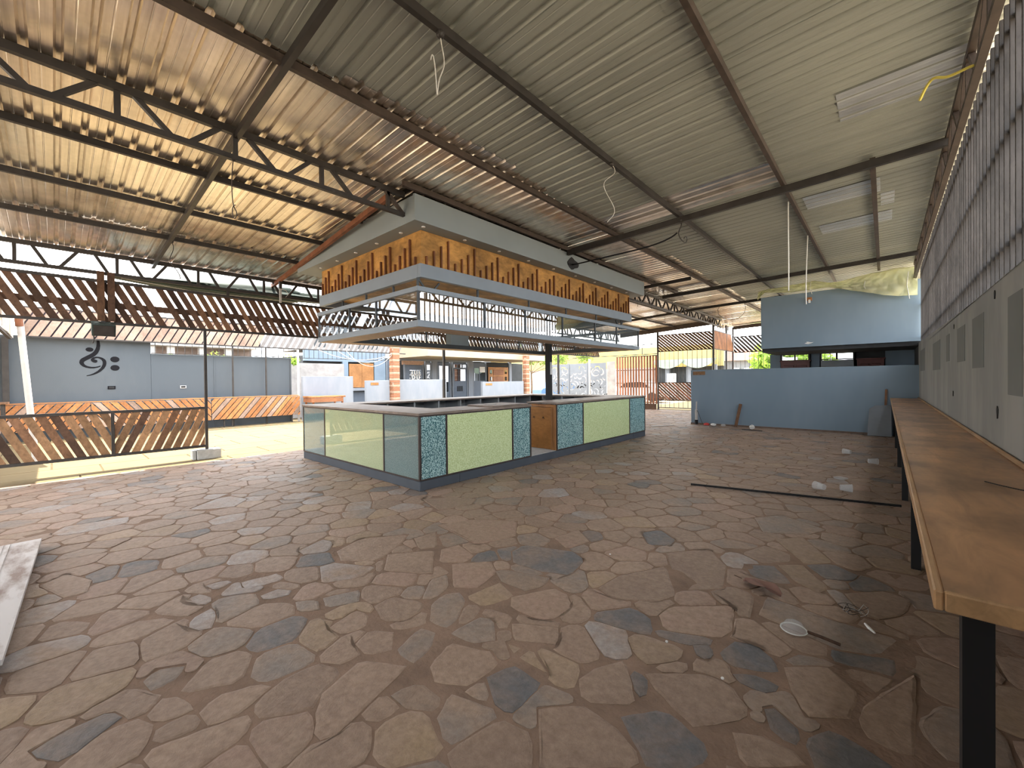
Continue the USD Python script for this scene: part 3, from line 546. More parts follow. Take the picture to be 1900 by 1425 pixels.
R((BX1 - 0.13, 6.868, 0.155), (BX1 - 0.09, 6.9, 1.035), 0.004).build('corner_post', L['trim_wood'], bar)
R((BX1 - 0.70, 6.868, 1.035), (BX1 - 0.03, 6.915, 1.09), 0.006).build('end_rail', L['trim_wood'], bar)
for i, yy in enumerate((-5.6, -5.35)): MB().tube([(yy, 6.875, 0.80), (yy + 0.02, 6.87, 0.83), (yy + 0.04, 6.875, 0.79)], 0.006, 5).build('coat_hook', L['steel_dark'], bar)

post = thing('steel_post', 'black square steel post rising from inside the bar through the glass rack', 'post')
R((-7.07, 9.23, 0), (-6.93, 9.37, 3.328), 0.006).build('shaft', L['black'], post)
B((-6.929, 9.27, 1.75), (-6.925, 9.36, 2.1)).build('paper_notice', L['paper'], post)
can = thing('bar_canopy', 'big grey canopy box with golden plywood band hung from the roof above the bar', 'canopy')
cx0, cx1, cy0, cy1 = -9.25, -5.0, 3.5, 11.1
for lo, hi in (((cx1 - 0.04, cy0, 3.92), (cx1, cy1, 4.30)), ((cx0, cy0, 3.92), (cx1 - 0.04, cy0 + 0.04, 4.28)), ((cx0, cy1 - 0.04, 3.92), (cx1 - 0.04, cy1, 4.28)), ((cx0, cy0 + 0.04, 3.92), (cx0 + 0.04, cy1 - 0.04, 4.06))):
    hi = (hi[0], hi[1], min(hi[2], 4.30)); B(lo, hi).build('fascia_board', L['canopy_paint'], can)
B((cx0 + 0.04, cy0 + 0.04, 3.92), (cx1 - 0.04, cy1 - 0.04, 3.935)).build('soffit', L['canopy_paint'], can)
q = [(7.55 + 0.19 * math.cos(a) * (1 + 0.2 * math.sin(2 * a + 1)), 4.10 + 0.12 * math.sin(a) * (1 + 0.25 * math.cos(3 * a))) for a in np.arange(16) * math.pi / 8]
MB().prism(Polygon(q), 0.006, ((cx1 - 0.001, 0, 0), (0, 1, 0), (0, 0, 1), (1, 0, 0))).build('broken_hole', L['black'], can, label='ragged dark hole in the fascia')
px0, px1, py0, py1 = -8.76, -5.28, 3.80, 10.76
yy = np.linspace(py0, py1, 7)
for a, b in zip(yy[:-1], yy[1:]): B((px1 - 0.02, a + 0.002, 3.39), (px1, b - 0.002, 3.925)).build('plywood_sheet', L['plywood_gold'], can)
xx = np.linspace(px0, px1, 4)
for a, b in zip(xx[:-1], xx[1:]):
    B((a + 0.002, py0, 3.39), (b - 0.002, py0 + 0.02, 3.925)).build('plywood_sheet', L['plywood_gold'], can)
    B((a + 0.002, py1 - 0.02, 3.39), (b - 0.002, py1, 3.925)).build('plywood_sheet', L['plywood_gold'], can)
for a, b in zip(yy[:-1], yy[1:]): B((px0, a + 0.002, 3.39), (px0 + 0.02, b - 0.002, 3.925)).build('plywood_sheet', L['plywood_gold'], can)
hts = [0.13, 0.24, 0.34, 0.45]
for k in range(48):
    y = py0 + 0.09 + k * (py1 - py0 - 0.1) / 47.5; h = hts[k % 4] * (0.95 + 0.1 * RNG.random())
    B((px1, y - 0.012, 3.40), (px1 + 0.035, y + 0.012, 3.40 + h)).build('batten', L['batten_wood'], can)
for k in range(24):
    x = px0 + 0.07 + k * (px1 - px0 - 0.15) / 23.3; h = hts[(k + 1) % 4] * (0.95 + 0.1 * RNG.random())
    B((x - 0.012, py0 - 0.035, 3.40), (x + 0.012, py0, 3.40 + h)).build('batten', L['batten_wood'], can)
for lo, hi in (((px1 - 0.03, py0 - 0.045, 3.19), (px1 + 0.045, py1 + 0.04, 3.40)), ((px0 - 0.04, py0 - 0.045, 3.19), (px1 - 0.03, py0 + 0.03, 3.40)), ((px0 - 0.04, py1 - 0.03, 3.19), (px1 - 0.03, py1 + 0.04, 3.40)), ((px0 - 0.04, py0 + 0.03, 3.19), (px0 + 0.03, py1 - 0.03, 3.40))):
    R(lo, hi, 0.004).build('valance', L['rack_paint'], can)
B((px0 + 0.03, py0 + 0.03, 3.33), (px1 - 0.03, py1 - 0.03, 3.345)).build('inner_ceiling', L['plywood_gold'], can)
for k in range(9): MB().cyl((-5.14, 3.75 + k * 0.82, 3.91), (-5.14, 3.75 + k * 0.82, 3.921), 0.03).build('downlight', L['white_paint'], can)
for k in range(5): MB().cyl((-5.6 - k * 0.72, 3.66, 3.91), (-5.6 - k * 0.72, 3.66, 3.921), 0.03).build('downlight', L['white_paint'], can)

rack = thing('glass_rack', 'hanging rectangular rack with mirrored glass panes between two grey rims over the bar', 'glass rack')
gx0, gx1, gy0, gy1, gw = -8.45, -5.05, 3.57, 10.87, 0.48
def ring(name, z0, z1, x0, x1, y0, y1, w, m):
    for lo, hi in (((x1 - w, y0, z0), (x1, y1, z1)), ((x0, y0, z0), (x0 + w, y1, z1)), ((x0 + w, y0, z0), (x1 - w, y0 + w, z1)), ((x0 + w, y1 - w, z0), (x1 - w, y1, z1))):
        R(lo, hi, 0.003).build(name, L[m], rack)
ring('lower_rim', 2.405, 2.50, gx0, gx1, gy0, gy1, 0.03, 'rack_paint')
ring('soffit_board', 2.40, 2.412, gx0 + 0.031, gx1 - 0.031, gy0 + 0.031, gy1 - 0.031, gw - 0.06, 'rack_ply')
ring('tray_board', 2.478, 2.49, gx0 + 0.031, gx1 - 0.031, gy0 + 0.031, gy1 - 0.031, gw - 0.06, 'rack_dark')
ring('inner_rim', 2.40, 2.50, gx0 + gw - 0.03, gx1 - gw + 0.03, gy0 + gw - 0.03, gy1 - gw + 0.03, 0.03, 'rack_dark')
ring('upper_rim', 2.925, 2.995, gx0 - 0.01, gx1 + 0.01, gy0 - 0.01, gy1 + 0.01, 0.06, 'rack_paint')
ym, xm, yf = [gy0 + 0.02, 4.94, 6.01, 7.23, 8.55, 9.6, gy1 - 0.02], [gx0 + 0.02, -7.16, -6.24, gx1 - 0.02], [gy0 + 0.02, 5.2, 6.2, 7.45, 8.7, 9.68, gy1 - 0.02]
for y in ym: B((gx1 - 0.035, y - 0.016, 2.50), (gx1 - 0.005, y + 0.016, 2.925)).build('mullion', L['rack_dark'], rack)
for y in yf: B((gx0 + 0.005, y - 0.016, 2.50), (gx0 + 0.035, y + 0.016, 2.925)).build('mullion', L['rack_dark'], rack)
for x in xm[1:-1]:
    for y in (gy0 + 0.005, gy1 - 0.035): B((x - 0.016, y, 2.50), (x + 0.016, y + 0.03, 2.925)).build('mullion', L['rack_dark'], rack)
for a, b in zip(ym[:-1], ym[1:]): B((gx1 - 0.024, a + 0.016, 2.50), (gx1 - 0.018, b - 0.016, 2.925)).build('glass_pane', L['glass_mirror'], rack)
for a, b in zip(yf[:-1], yf[1:]): B((gx0 + 0.018, a + 0.016, 2.50), (gx0 + 0.024, b - 0.016, 2.925)).build('glass_pane', L['window_clear'], rack)
for a, b in zip(xm[:-1], xm[1:]):
    B((a + 0.016, gy0 + 0.018, 2.50), (b - 0.016, gy0 + 0.024, 2.925)).build('glass_pane', L['glass_mirror'], rack)
    B((a + 0.016, gy1 - 0.024, 2.50), (b - 0.016, gy1 - 0.018, 2.925)).build('glass_pane', L['window_clear'], rack)
R((gx0 + 0.03, 6.8, 2.50), (gx0 + 0.25, 7.4, 2.93), 0.01).build('grey_box', L['canopy_paint'], rack)
for y in (3.75, 5.0, 6.4, 7.7, 9.0, 10.3): MB().beam((gx1 - 0.25, y, 3.188), (gx1 - 0.25, y, 2.96), 0.03, 0.03).build('hanger', L['rack_dark'], rack)
for x in (-7.9, -7.0, -6.1): MB().beam((x, gy0 + 0.26, 3.188), (x, gy0 + 0.26, 2.96), 0.03, 0.03).build('hanger', L['rack_dark'], rack)
for y in (3.75, 5.0, 6.4, 7.7, 9.0, 10.3): MB().beam((gx1 - 0.26, y, 2.96), (gx1 - 0.03, y, 2.96), 0.03, 0.03).build('hanger_arm', L['rack_dark'], rack)
for x in (-7.9, -7.0, -6.1): MB().beam((x, gy0 + 0.27, 2.96), (x, gy0 + 0.03, 2.96), 0.03, 0.03).build('hanger_arm', L['rack_dark'], rack)
for s in (1, -1): MB().beam((gx1 - 0.3, 10.3 + 0.2 * s, 3.18), (gx1 - 0.3, 10.3, 2.96), 0.025, 0.025).build('brace', L['rack_dark'], rack)
for s in (1, -1): MB().beam((gx1 - 0.3, 4.0 + 0.2 * s, 3.18), (gx1 - 0.3, 4.0, 2.96), 0.025, 0.025).build('brace', L['rack_dark'], rack)

# ------------------------------------------------------------------ slatted screen over the right wall
scr = thing('slatted_screen', 'tall screen of upright dark slats above the grey right wall', 'slatted screen')
y = -4.0
while y < 15.1:
    B((XW + 0.03, y, 2.32), (XW + 0.056, y + 0.03, 4.40 + 0.02 * RNG.random())).build('slat', L['slat_screen'], scr)
    y += 0.188 + 0.012 * RNG.normal()
for z in (2.60, 3.45, 4.2): MB().beam((XW + 0.076, -4, z), (XW + 0.076, 15.1, z), 0.035, 0.05).build('screen_rail', L['steel_dark'], scr)

bench = thing('wall_bench', 'long narrow plywood bar-height bench along the right wall on black steel legs', 'bench')
yb0, yb1, zb = 1.57, 15.0, 1.02
for a, b in ((1.59, 4.3), (4.3, 6.74), (6.74, 9.18), (9.18, 11.6), (11.6, 15.0)): R((0.115, a + 0.001, zb - 0.035), (XW - 0.005, b - 0.001, zb), 0.002).build('top_board', L['bench_ply'], bench)
for a, b in ((1.57, 6.0), (6.0, 10.5), (10.5, 15.0)): R((0.095, a, zb - 0.045), (0.114, b - 0.002, zb + 0.008), 0.004).build('front_edging', L['bench_edge'], bench)
R((0.115, 1.57, zb - 0.045), (XW - 0.005, 1.589, zb + 0.008), 0.004).build('end_edging', L['bench_edge'], bench)
for a, b in ((1.6, 6.0), (6.0, 10.5), (10.5, 15.0)): R((XW - 0.03, a, zb), (XW - 0.004, b - 0.002, zb + 0.03), 0.008).build('wall_bead', L['bench_edge'], bench)
for y in (1.66, 4.73, 7.3, 9.9, 12.5, 14.85):
    B((0.155, y, 0), (0.215, y + 0.06, zb - 0.075)).build('leg', L['black'], bench)
    B((XW - 0.09, y, 0), (XW - 0.03, y + 0.06, zb - 0.075)).build('leg', L['black'], bench)
    B((0.155, y, zb - 0.075), (XW - 0.03, y + 0.06, zb - 0.035)).build('cross_rail', L['black'], bench)
    B((0.215, y + 0.01, 0.42), (XW - 0.09, y + 0.05, 0.46)).build('stretcher', L['black'], bench)

# ------------------------------------------------------------------ left boundary: header screen, low fence, posts, courtyard beyond
def slat(parent, m, x, y0, z0, y1, z1, w=0.10, t=0.022, zlo=None, zhi=None):
    d = np.array([y1 - y0, z1 - z0]); ln = np.linalg.norm(d); d /= ln; n = np.array([-d[1], d[0]]) * w / 2
    p = Polygon([np.array([y0, z0]) - d * 0.2 + n, np.array([y0, z0]) - d * 0.2 - n, np.array([y1, z1]) + d * 0.2 - n, np.array([y1, z1]) + d * 0.2 + n])
    p = p.intersection(sbox(-99, zlo, 99, zhi))
    return p
def slat_x(parent, m, x, *a, clip=None, t=0.022, **k):
    p = slat(parent, m, x, *a, **k)
    if clip: p = p.intersection(sbox(clip[0], -9, clip[1], 9))
    if p.is_empty or p.area < 0.004: return
    MB().prism(p, t, ((x, 0, 0), (0, 1, 0), (0, 0, 1), (1, 0, 0))).build('slat', m, parent)
def slat_y(parent, m, y, *a, clip=None, t=0.022, **k):
    p = slat(parent, m, y, *a, **k)
    if clip: p = p.intersection(sbox(clip[0], -9, clip[1], 9))
    if p.is_empty or p.area < 0.004: return
    MB().prism(p, t, ((0, y, 0), (1, 0, 0), (0, 0, 1), (0, 1, 0))).build('slat', m, parent)

hs = thing('header_screen', 'long overhead screen of leaning brown slats on the left edge of the hall', 'slatted screen')
XH = -10.83
for z, w, m in ((3.53, 0.05, 'steel_dark'), (2.755, 0.045, 'steel_dark')): MB().beam((XH, -2.2, z), (XH, 18.6, z), w, w).build('screen_rail', L[m], hs)
MB().beam((XH - 0.035, -2.2, 3.10), (XH - 0.035, 18.6, 3.10), 0.03, 0.11).build('middle_plank', L['slat_dark'], hs)
y = -2.3; k = 0
while y < 18.3:
    if not 1.23 < y < 1.36: slat_x(hs, L['slat_dark' if (y < 1.9 or RNG.random() < 0.25) else 'slat_brown'], XH - 0.011, y, 3.51, y + 0.38, 2.775, w=0.098 + 0.012 * RNG.normal() * 0.5, zlo=2.77, zhi=3.52)
    y += 0.163; k += 1
def postobj(name, label, cat, x, y, z0, z1, w, m, parts=None):
    return setd(R((x - w / 2, y - w / 2, z0), (x + w / 2, y + w / 2, z1), 0.004).build(name, L[m]), label, cat)
postobj('steel_post', 'thin black post holding up the header screen, standing on a concrete block', 'post', XH, 2.19, 0.20, 2.732, 0.05, 'steel_dark')
postobj('steel_post', 'thin black post of the header screen seen between the bar and the low white wall', 'post', XH, 8.65, 0.0, 2.735, 0.07, 'steel_dark')
postobj('steel_post', 'thin black post of the header screen hidden mostly behind the thick bar post', 'post', XH, 15.1, 0.0, 2.735, 0.07, 'steel_dark')
for i, (y, lab) in enumerate(((2.62, 'short strut between edge truss and header screen under the dark green tarpaulin, left one'), (5.05, 'short strut between edge truss and header screen under the dark green tarpaulin, right one'))):
    postobj('strut', lab, 'strut', XH, y, 3.555, 3.65, 0.05, 'steel_dark')
tp = thing('timber_strut', 'wide brown timber strut from the header screen up to the edge truss', 'strut')
B((XH + 0.03, 0.56, 2.79), (XH + 0.06, 0.66, 3.70)).build('plank', L['slat_brown'], tp)
B((XH + 0.03, 0.70, 2.79), (XH + 0.06, 0.80, 3.70)).build('plank', L['slat_dark'], tp)
hp = thing('hanging_pole', 'short pale pole hung below a rust rafter by the header screen', 'pole')
MB().beam((-10.4, 3.55, 3.46), (-10.4, 3.55, 3.80), 0.04, 0.04).build('sleeve', L['pipe_white'], hp)
MB().beam((-10.4, 3.55, 3.78), (-10.4, 3.55, roofz(-10.4) - 0.06), 0.055, 0.055).build('hanger', L['steel_dark'], hp)
MB().tube([(-10.38, 3.55, 3.78), (-10.37, 3.66, 3.75), (-10.38, 3.72, 3.68), (-10.38, 3.66, 3.6)], 0.006, 5).build('cord', L['wire_pale'], hp)
sp = thing('speaker', 'dark green box speaker hung under the header screen', 'speaker')
ca, sa = math.cos(0.35), math.sin(0.35)
MB().obox((XH + 0.16, 0.63, 2.63), np.array([(ca, 0, -sa), (0, 1, 0), (sa, 0, ca)]), (0.13, 0.155, 0.105)).build('housing', L['tarp_dark'], sp)
MB().obox((XH + 0.29, 0.63, 2.585), np.array([(ca, 0, -sa), (0, 1, 0), (sa, 0, ca)]), (0.008, 0.135, 0.09)).build('grille', L['steel_dark'], sp)
B((XH + 0.05, 0.60, 2.70), (XH + 0.16, 0.66, 2.775)).build('bracket', L['steel_dark'], sp)
MB().tube([(XH + 0.1, 0.5, 2.55), (XH + 0.1, 0.51, 2.45), (XH + 0.1, 0.49, 2.36)], 0.012, 5).build('cable', L['steel_dark'], sp)

fen = thing('low_fence', 'low slatted fence with a V of brown boards at the left of the hall', 'fence')
for z in (1.085, 0.27): MB().beam((XH, -2.2, z), (XH, 2.16, z), 0.05, 0.05).build('fence_rail', L['steel_dark'], fen)
MB().beam((XH, 0.74, 0.27), (XH, 0.74, 1.085), 0.045, 0.045).build('fence_post', L['steel_dark'], fen)
tones = ['slat_brown', 'slat_tan', 'slat_brown', 'slat_tan', 'slat_dark']
for k in range(22): slat_x(fen, L[tones[k % 5] if RNG.random() < 0.7 else 'slat_tan'], XH - 0.011, 0.62 - 0.155 * k, 1.06, 0.95 - 0.155 * k, 0.295, w=0.112, zlo=0.297, zhi=1.058, clip=(-2.2, 0.715))
for k in range(12): slat_x(fen, L[tones[(k + 2) % 5] if RNG.random() < 0.7 else 'slat_tan'], XH - 0.011, 0.92 + 0.155 * k, 1.06, 0.59 + 0.155 * k, 0.295, w=0.112, zlo=0.297, zhi=1.058, clip=(0.765, 2.155))
blk = thing('concrete_block', 'grey concrete block under the foot of the thin black post', 'concrete block')
R((-10.98, 2.0, 0), (-10.70, 2.42, 0.20), 0.008).build('block', L['concrete'], blk)
R((-10.98, 1.93, 0), (-10.75, 1.99, 0.19), 0.008).build('broken_web', L['concrete'], blk)
wp = thing('downpipe', 'white leaning round pole behind the low fence at far left', 'pole')
MB().cyl((-13.0, -0.26, 0), (-13.0, -0.44, 2.93), 0.052, 16).build('pole', L['pipe_white'], wp)
MB().cyl((-13.0, -0.44, 2.80), (-13.0, -0.455, 3.02), 0.06, 16).build('pole_cap', L['steel_rust'], wp)
shed = thing('side_shed', 'corrugated sheet cladding of a shed roof at the far left edge', 'shed')
P = profile(0, 15); V = np.array([[(-14.0 + yy_, -0.57 - zz_, z) for yy_, zz_ in P] for z in np.linspace(2.63, 3.62, 3)])
MB().sheet(V, 0.0015).build('cladding_sheet', L['roof_tan'], shed)
MB().beam((-14.1, -0.62, 2.64), (-11.0, -0.62, 2.60), 0.05, 0.05).build('cladding_rail', L['steel_dark'], shed)
MB().sheet(np.array([[(x, y, 3.62 + 0.02 * (x + 14)) for x in (-18.2, -14, -11.2)] for y in (-8, -4, -0.66)]), 0.01).build('roof_panel', L['roof_tan'], shed)

tarp = thing('dark_tarpaulin', 'dark green rolled tarpaulin sagging along the edge truss above the header screen', 'tarpaulin')
ts = np.linspace(0, 1, 40); th = np.linspace(0, 2 * np.pi, 17)
T = np.zeros((40, 17, 3))
for i, s in enumerate(ts):
    yv = 0.75 + 10.5 * s; hz = 0.02 + 0.19 * min(1, s * 5) * (0.75 + 0.5 * meshkit.noise(np.array([s * 7, 0.3, 0]))) * min(1, (1 - s) * 8 + 0.1)
    if 4.0 < yv < 5.0: hz *= 0.55
    zc = 3.69 - 0.04 * math.sin(s * 9) + 0.08 * min(1, s * 5)
    for j, a in enumerate(th):
        wob = 1 + 0.22 * math.sin(3 * a + 9 * s) + 0.12 * math.sin(5 * a - 14 * s)
        T[i, j] = (-11.06 + 0.15 * math.cos(a) * wob, yv, zc + hz * math.sin(a) * wob)
MB().sheet(T, 0.004).build('rolled_sheet', L['tarp_dark'], tarp, smooth=50)
MB().tube([(-10.95, 0.9, 3.66), (-10.96, 2.0, 3.58), (-10.95, 3.4, 3.60), (-10.96, 4.8, 3.62)], 0.008, 5).build('cord', L['wire_pale'], tarp)

wl = struct('wall_left')
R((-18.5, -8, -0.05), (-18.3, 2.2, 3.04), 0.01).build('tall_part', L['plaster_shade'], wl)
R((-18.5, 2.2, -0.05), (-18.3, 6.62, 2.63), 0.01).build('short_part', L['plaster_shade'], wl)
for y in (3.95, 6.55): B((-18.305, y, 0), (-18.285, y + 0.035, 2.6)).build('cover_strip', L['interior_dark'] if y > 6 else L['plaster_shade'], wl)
def wpx(x, y): return (0.83 + (x - 172) * 0.01345, 2.85 - (y - 640) * 0.0169)
mural = thing('clef_mural', 'large black bass clef with two dots painted on the grey left wall', 'mural')
def stroke(pts, ws):
    from shapely.geometry import LineString
    pts = [wpx(*p) for p in pts]; t = np.linspace(0, 1, len(pts)); tt = np.linspace(0, 1, 60)
    from scipy.interpolate import CubicSpline
    c = CubicSpline(t, np.array(pts))(tt); w = np.interp(tt, np.linspace(0, 1, len(ws)), ws)
    return unary_union([LineString([c[i], c[i + 1]]).buffer(w[i], 6) for i in range(59)])
fr = ((-18.298, 0, 0), (0, 1, 0), (0, 0, 1), (1, 0, 0))
MB().prism(stroke([(181, 632), (181, 645), (173, 658), (158, 667), (154, 674), (160, 680), (172, 682), (184, 679)], [0.03, 0.045, 0.055, 0.055, 0.045, 0.03, 0.022, 0.012]).simplify(0.004), 0.004, fr).build('swash', L['ink'], mural)
MB().prism(stroke([(176, 670), (172, 666), (180, 663), (190, 668), (190, 679), (180, 690), (162, 697)], [0.05, 0.03, 0.02, 0.04, 0.04, 0.028, 0.008]).simplify(0.004), 0.004, fr).build('curl', L['ink'], mural)
from shapely import affinity
from shapely.geometry import Point
for px, py, a, b in ((167, 649, 0.085, 0.065), (209, 666, 0.105, 0.09), (209, 682, 0.105, 0.09)): MB().prism(affinity.scale(Point(*wpx(px, py)).buffer(1, 10), a, b), 0.004, fr).build('dot', L['ink'], mural)
for y, z, lab in ((1.24, 1.51, 'small black wall socket under the bass clef dots on the left wall'), (3.05, 1.50, 'small black socket in a white hole on the left wall, right of the clef')):
    so = thing('wall_socket', lab, 'socket')
    R((-18.3, y - 0.09, z - 0.05), (-18.285, y + 0.09, z + 0.05), 0.004).build('plate', L['ink'] if y < 2 else L['pipe_white'], so)
    B((-18.286, y - 0.06, z - 0.03), (-18.28, y + 0.06, z + 0.03)).build('socket_face', L['black'], so)

sf = thing('slatted_counter', 'orange slatted counter front with chevrons standing before the left wall', 'counter')
XS = -17.9
MB().beam((XS - 0.06, -1.4, 1.09), (XS - 0.06, 6.75, 1.09), 0.16, 0.03).build('top_plank', L['slat_orange'], sf)
for z in (0.98, 0.42): MB().beam((XS - 0.04, -1.4, z), (XS - 0.04, 6.8, z), 0.04, 0.04).build('back_rail', L['steel_dark'], sf)
for yv in (-1.2, 1.6, 4.17, 4.42, 6.5): MB().beam((XS - 0.06, yv, 0), (XS - 0.06, yv, 1.0), 0.04, 0.04).build('leg', L['steel_dark'], sf)
for k in range(48):
    y = -1.6 + 0.19 * k; m = L['slat_orange' if RNG.random() < 0.8 else 'slat_pale']
    slat_x(sf, m, XS, y + 0.6, 1.06, y, 0.30, w=0.125, zlo=0.30, zhi=1.06, clip=(-1.4, 0.74))
    slat_x(sf, m, XS, y, 1.06, y + 0.6, 0.30, w=0.125, zlo=0.30, zhi=1.06, clip=(0.76, 3.76))
    slat_x(sf, m, XS, y + 0.6, 1.06, y, 0.30, w=0.125, zlo=0.30, zhi=1.06, clip=(3.78, 6.78))
ob = thing('corner_bench', 'orange timber bench top beyond the end of the slatted counter', 'bench')
R((-17.9, 6.9, 0.98), (-17.0, 8.3, 1.04), 0.006).build('bench_top', L['slat_orange'], ob)
B((-17.05, 6.9, 0.80), (-17.01, 8.2, 0.97)).build('apron', L['door_brown'], ob)
B((-17.88, 6.92, 0.80), (-17.05, 6.96, 0.97)).build('apron', L['door_brown'], ob)
for x, y in ((-17.8, 7.0), (-17.1, 7.0), (-17.8, 8.2), (-17.1, 8.2)): B((x - 0.03, y - 0.03, 0), (x + 0.03, y + 0.03, 0.98)).build('leg', L['door_brown'], ob)

fh = thing('far_header_screen', 'sunlit pale pinkish slatted screen above the left wall with the clef', 'slatted screen')
XG = -18.1
B((XG - 0.10, -0.6, 3.03), (XG - 0.07, 5.45, 3.83)).build('backing_sheet', L['backing_mauve'], fh)
for z in (3.84, 3.0): MB().beam((XG, -0.6, z), (XG, 12.0, z), 0.04, 0.04).build('screen_rail', L['steel_dark'], fh)
y = -2.4
while y < 11.6:
    m = 'slat_pale' if y < 5.4 else 'slat_white'
    slat_x(fh, L[m], XG - 0.01, y + 0.42, 3.83, y, 3.01, w=0.165 if y < 5.4 else 0.12, zlo=3.01, zhi=3.83, clip=(-0.6, 12.0))
    y += 0.225
rl = thing('railing', 'thin barred railing between the left wall and the pale header screen', 'railing')
MB().beam((-18.2, 2.2, 2.64), (-18.2, 11.0, 2.64), 0.02, 0.02).build('rail', L['steel_dark'], rl)
for k in range(44): MB().beam((-18.2, 2.3 + 0.2 * k, 2.62), (-18.2, 2.3 + 0.2 * k, 3.0), 0.014, 0.014).build('baluster', L['steel_dark'], rl)
for y, z0, lab, m, w in ((4.5, 0, 'thin dark steel upright by the left wall, first right of the slatted V', 'steel_dark', 0.05), (5.62, 0, 'thin dark steel upright by the left wall, second right of the slatted V', 'steel_dark', 0.05), (6.82, 0, 'pale steel upright at the end of the left wall', 'pipe_white', 0.07)):
    postobj('steel_post', lab, 'post', -18.12, y, z0, 2.98, w, m)
setd(B((-18.28, -0.95, 0), (-18.18, -0.83, 2.98)).build('steel_post', L['steel_dark']), 'dark upright beside the white leaning pole at far left', 'post')
sd = thing('side_table', 'small table with brown top at the left picture edge', 'table')
R((-17.6, -2.2, 1.12), (-16.9, -0.80, 1.17), 0.005).build('table_top', L['slat_brown'], sd)
for x, y in ((-17.5, -0.9), (-17.0, -0.9), (-17.5, -2.1), (-17.0, -2.1)): B((x - 0.03, y - 0.03, 0), (x + 0.03, y + 0.03, 1.12)).build('leg', L['steel_dark'], sd)

# ------------------------------------------------------------------ low walls, columns and the building beyond the courtyard
def lowwall(y0, y1, z, label, strip=None, pier=None):
    w = thing('low_wall', label, 'wall')
    R((-18.16, y0, -0.05), (-17.98, y1, z), 0.012).build('masonry', L['plaster_white'], w)
    if pier: R((-18.2, pier[0], -0.05), (-17.94, pier[1], z + 0.02), 0.012).build('end_pier', L['plaster_white'], w)
    if strip: B((-17.98, strip[0], z - 0.22), (-17.965, strip[1], z - 0.10)).build('plywood_strip', L['slat_orange'], w)
lowwall(6.95, 9.14, 1.86, 'pale blue low wall behind the orange corner bench')
lowwall(9.78, 11.0, 1.67, 'short white low wall with a plywood strip, left of the brick column', (10.0, 10.4))
lowwall(11.55, 14.25, 1.70, 'long white low wall between the left brick column and the thin black post', None, (14.25, 14.5))
lowwall(17.3, 21.1, 1.54, 'white low wall ending at the far brick column, with a small plywood strip', (17.55, 18.1))
for y, lab in ((11.1, 'brick column between two white low walls, nearer of the two'), (21.2, 'slim brick column at the right end of the farthest white low wall')):
    c = thing('brick_column', lab, 'column'); w = 0.36 if y < 15 else 0.33
    B((-18.15 + 0.01, y + 0.01, 0), (-18.15 + w - 0.01, y + w - 0.01, 3.45)).build('mortar_core', L['brick_mortar'], c)
    a, b = MB(), MB()
    for k in range(33):
        z = 0.01 + k * 0.104; o = 0.006 * RNG.normal()
        m = b if k % 3 == 1 else a
        h = 0.5 + 0.16 * (-1) ** k
        m.rbox((-18.15 + o, y, z), (-18.15 + w * h - 0.005, y + w, z + 0.09), 0.004)
        m.rbox((-18.15 + w * h + 0.005, y + o, z), (-18.15 + w, y + w, z + 0.09), 0.004)
    a.build('brick_courses', L['brick_orange'], c, kind='stuff'); b.build('pale_brick_courses', L['brick_pale'], c, kind='stuff')

bd = thing('veranda_building', 'long building with blue walls, glazed doors and a beige veranda fascia beyond the courtyard', 'building')
XBd = -21.5
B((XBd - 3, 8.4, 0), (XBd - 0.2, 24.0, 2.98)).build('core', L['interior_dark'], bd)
B((XBd - 0.2, 8.4, 2.7), (XBd, 12.9, 3.3)).build('blue_wall', L['blue_wall'], bd)
B((XBd - 0.2, 10.35, 0), (XBd, 10.66, 2.7)).build('blue_wall', L['blue_wall'], bd)
B((XBd - 0.2, 12.2, 0), (XBd, 12.9, 2.7)).build('blue_wall', L['blue_wall'], bd)
B((XBd - 0.2, 10.66, 0), (XBd - 0.1, 12.2, 1.1)).build('counter_front', L['door_blue'], bd)
R((XBd - 0.2, 10.6, 1.12), (XBd + 0.12, 12.25, 1.28), 0.01).build('counter_ledge', L['plaster_white'], bd)
R((XBd - 0.06, 10.72, 1.30), (XBd - 0.02, 11.45, 2.60), 0.005).build('shutter_board', L['shutter_ply'], bd)
R((XBd - 0.06, 11.46, 1.30), (XBd - 0.02, 12.16, 2.64), 0.005).build('shutter_board', L['shutter_ply'], bd)
for a, b, z0, z1 in ((9.15, 9.42, 1.7, 2.45), (9.45, 9.95, 1.7, 2.5), (9.98, 10.2, 2.15, 2.5), (9.98, 10.2, 1.7, 2.08)):
    w = MB()
    for lo, hi in (((XBd - 0.12, a, z0), (XBd - 0.09, a + 0.025, z1)), ((XBd - 0.12, b - 0.025, z0), (XBd - 0.09, b, z1)), ((XBd - 0.12, a, z1 - 0.025), (XBd - 0.09, b, z1)), ((XBd - 0.12, a, z0), (XBd - 0.09, b, z0 + 0.025))): w.box(lo, hi)
    f = w.build('window_frame', L['white_paint'], bd)
    B((XBd - 0.115, a + 0.02, z0 + 0.02), (XBd - 0.105, b - 0.02, z1 - 0.02)).build('pane', L['window_glass'], f)
R((XBd, 13.6, 2.98), (-18.4, 24.0, 3.9), 0.01).build('veranda_fascia', L['beige_wall'], bd)
B((XBd, 13.3, 2.86), (XBd + 0.12, 19.6, 2.98)).build('lintel', L['gate_grey'], bd)
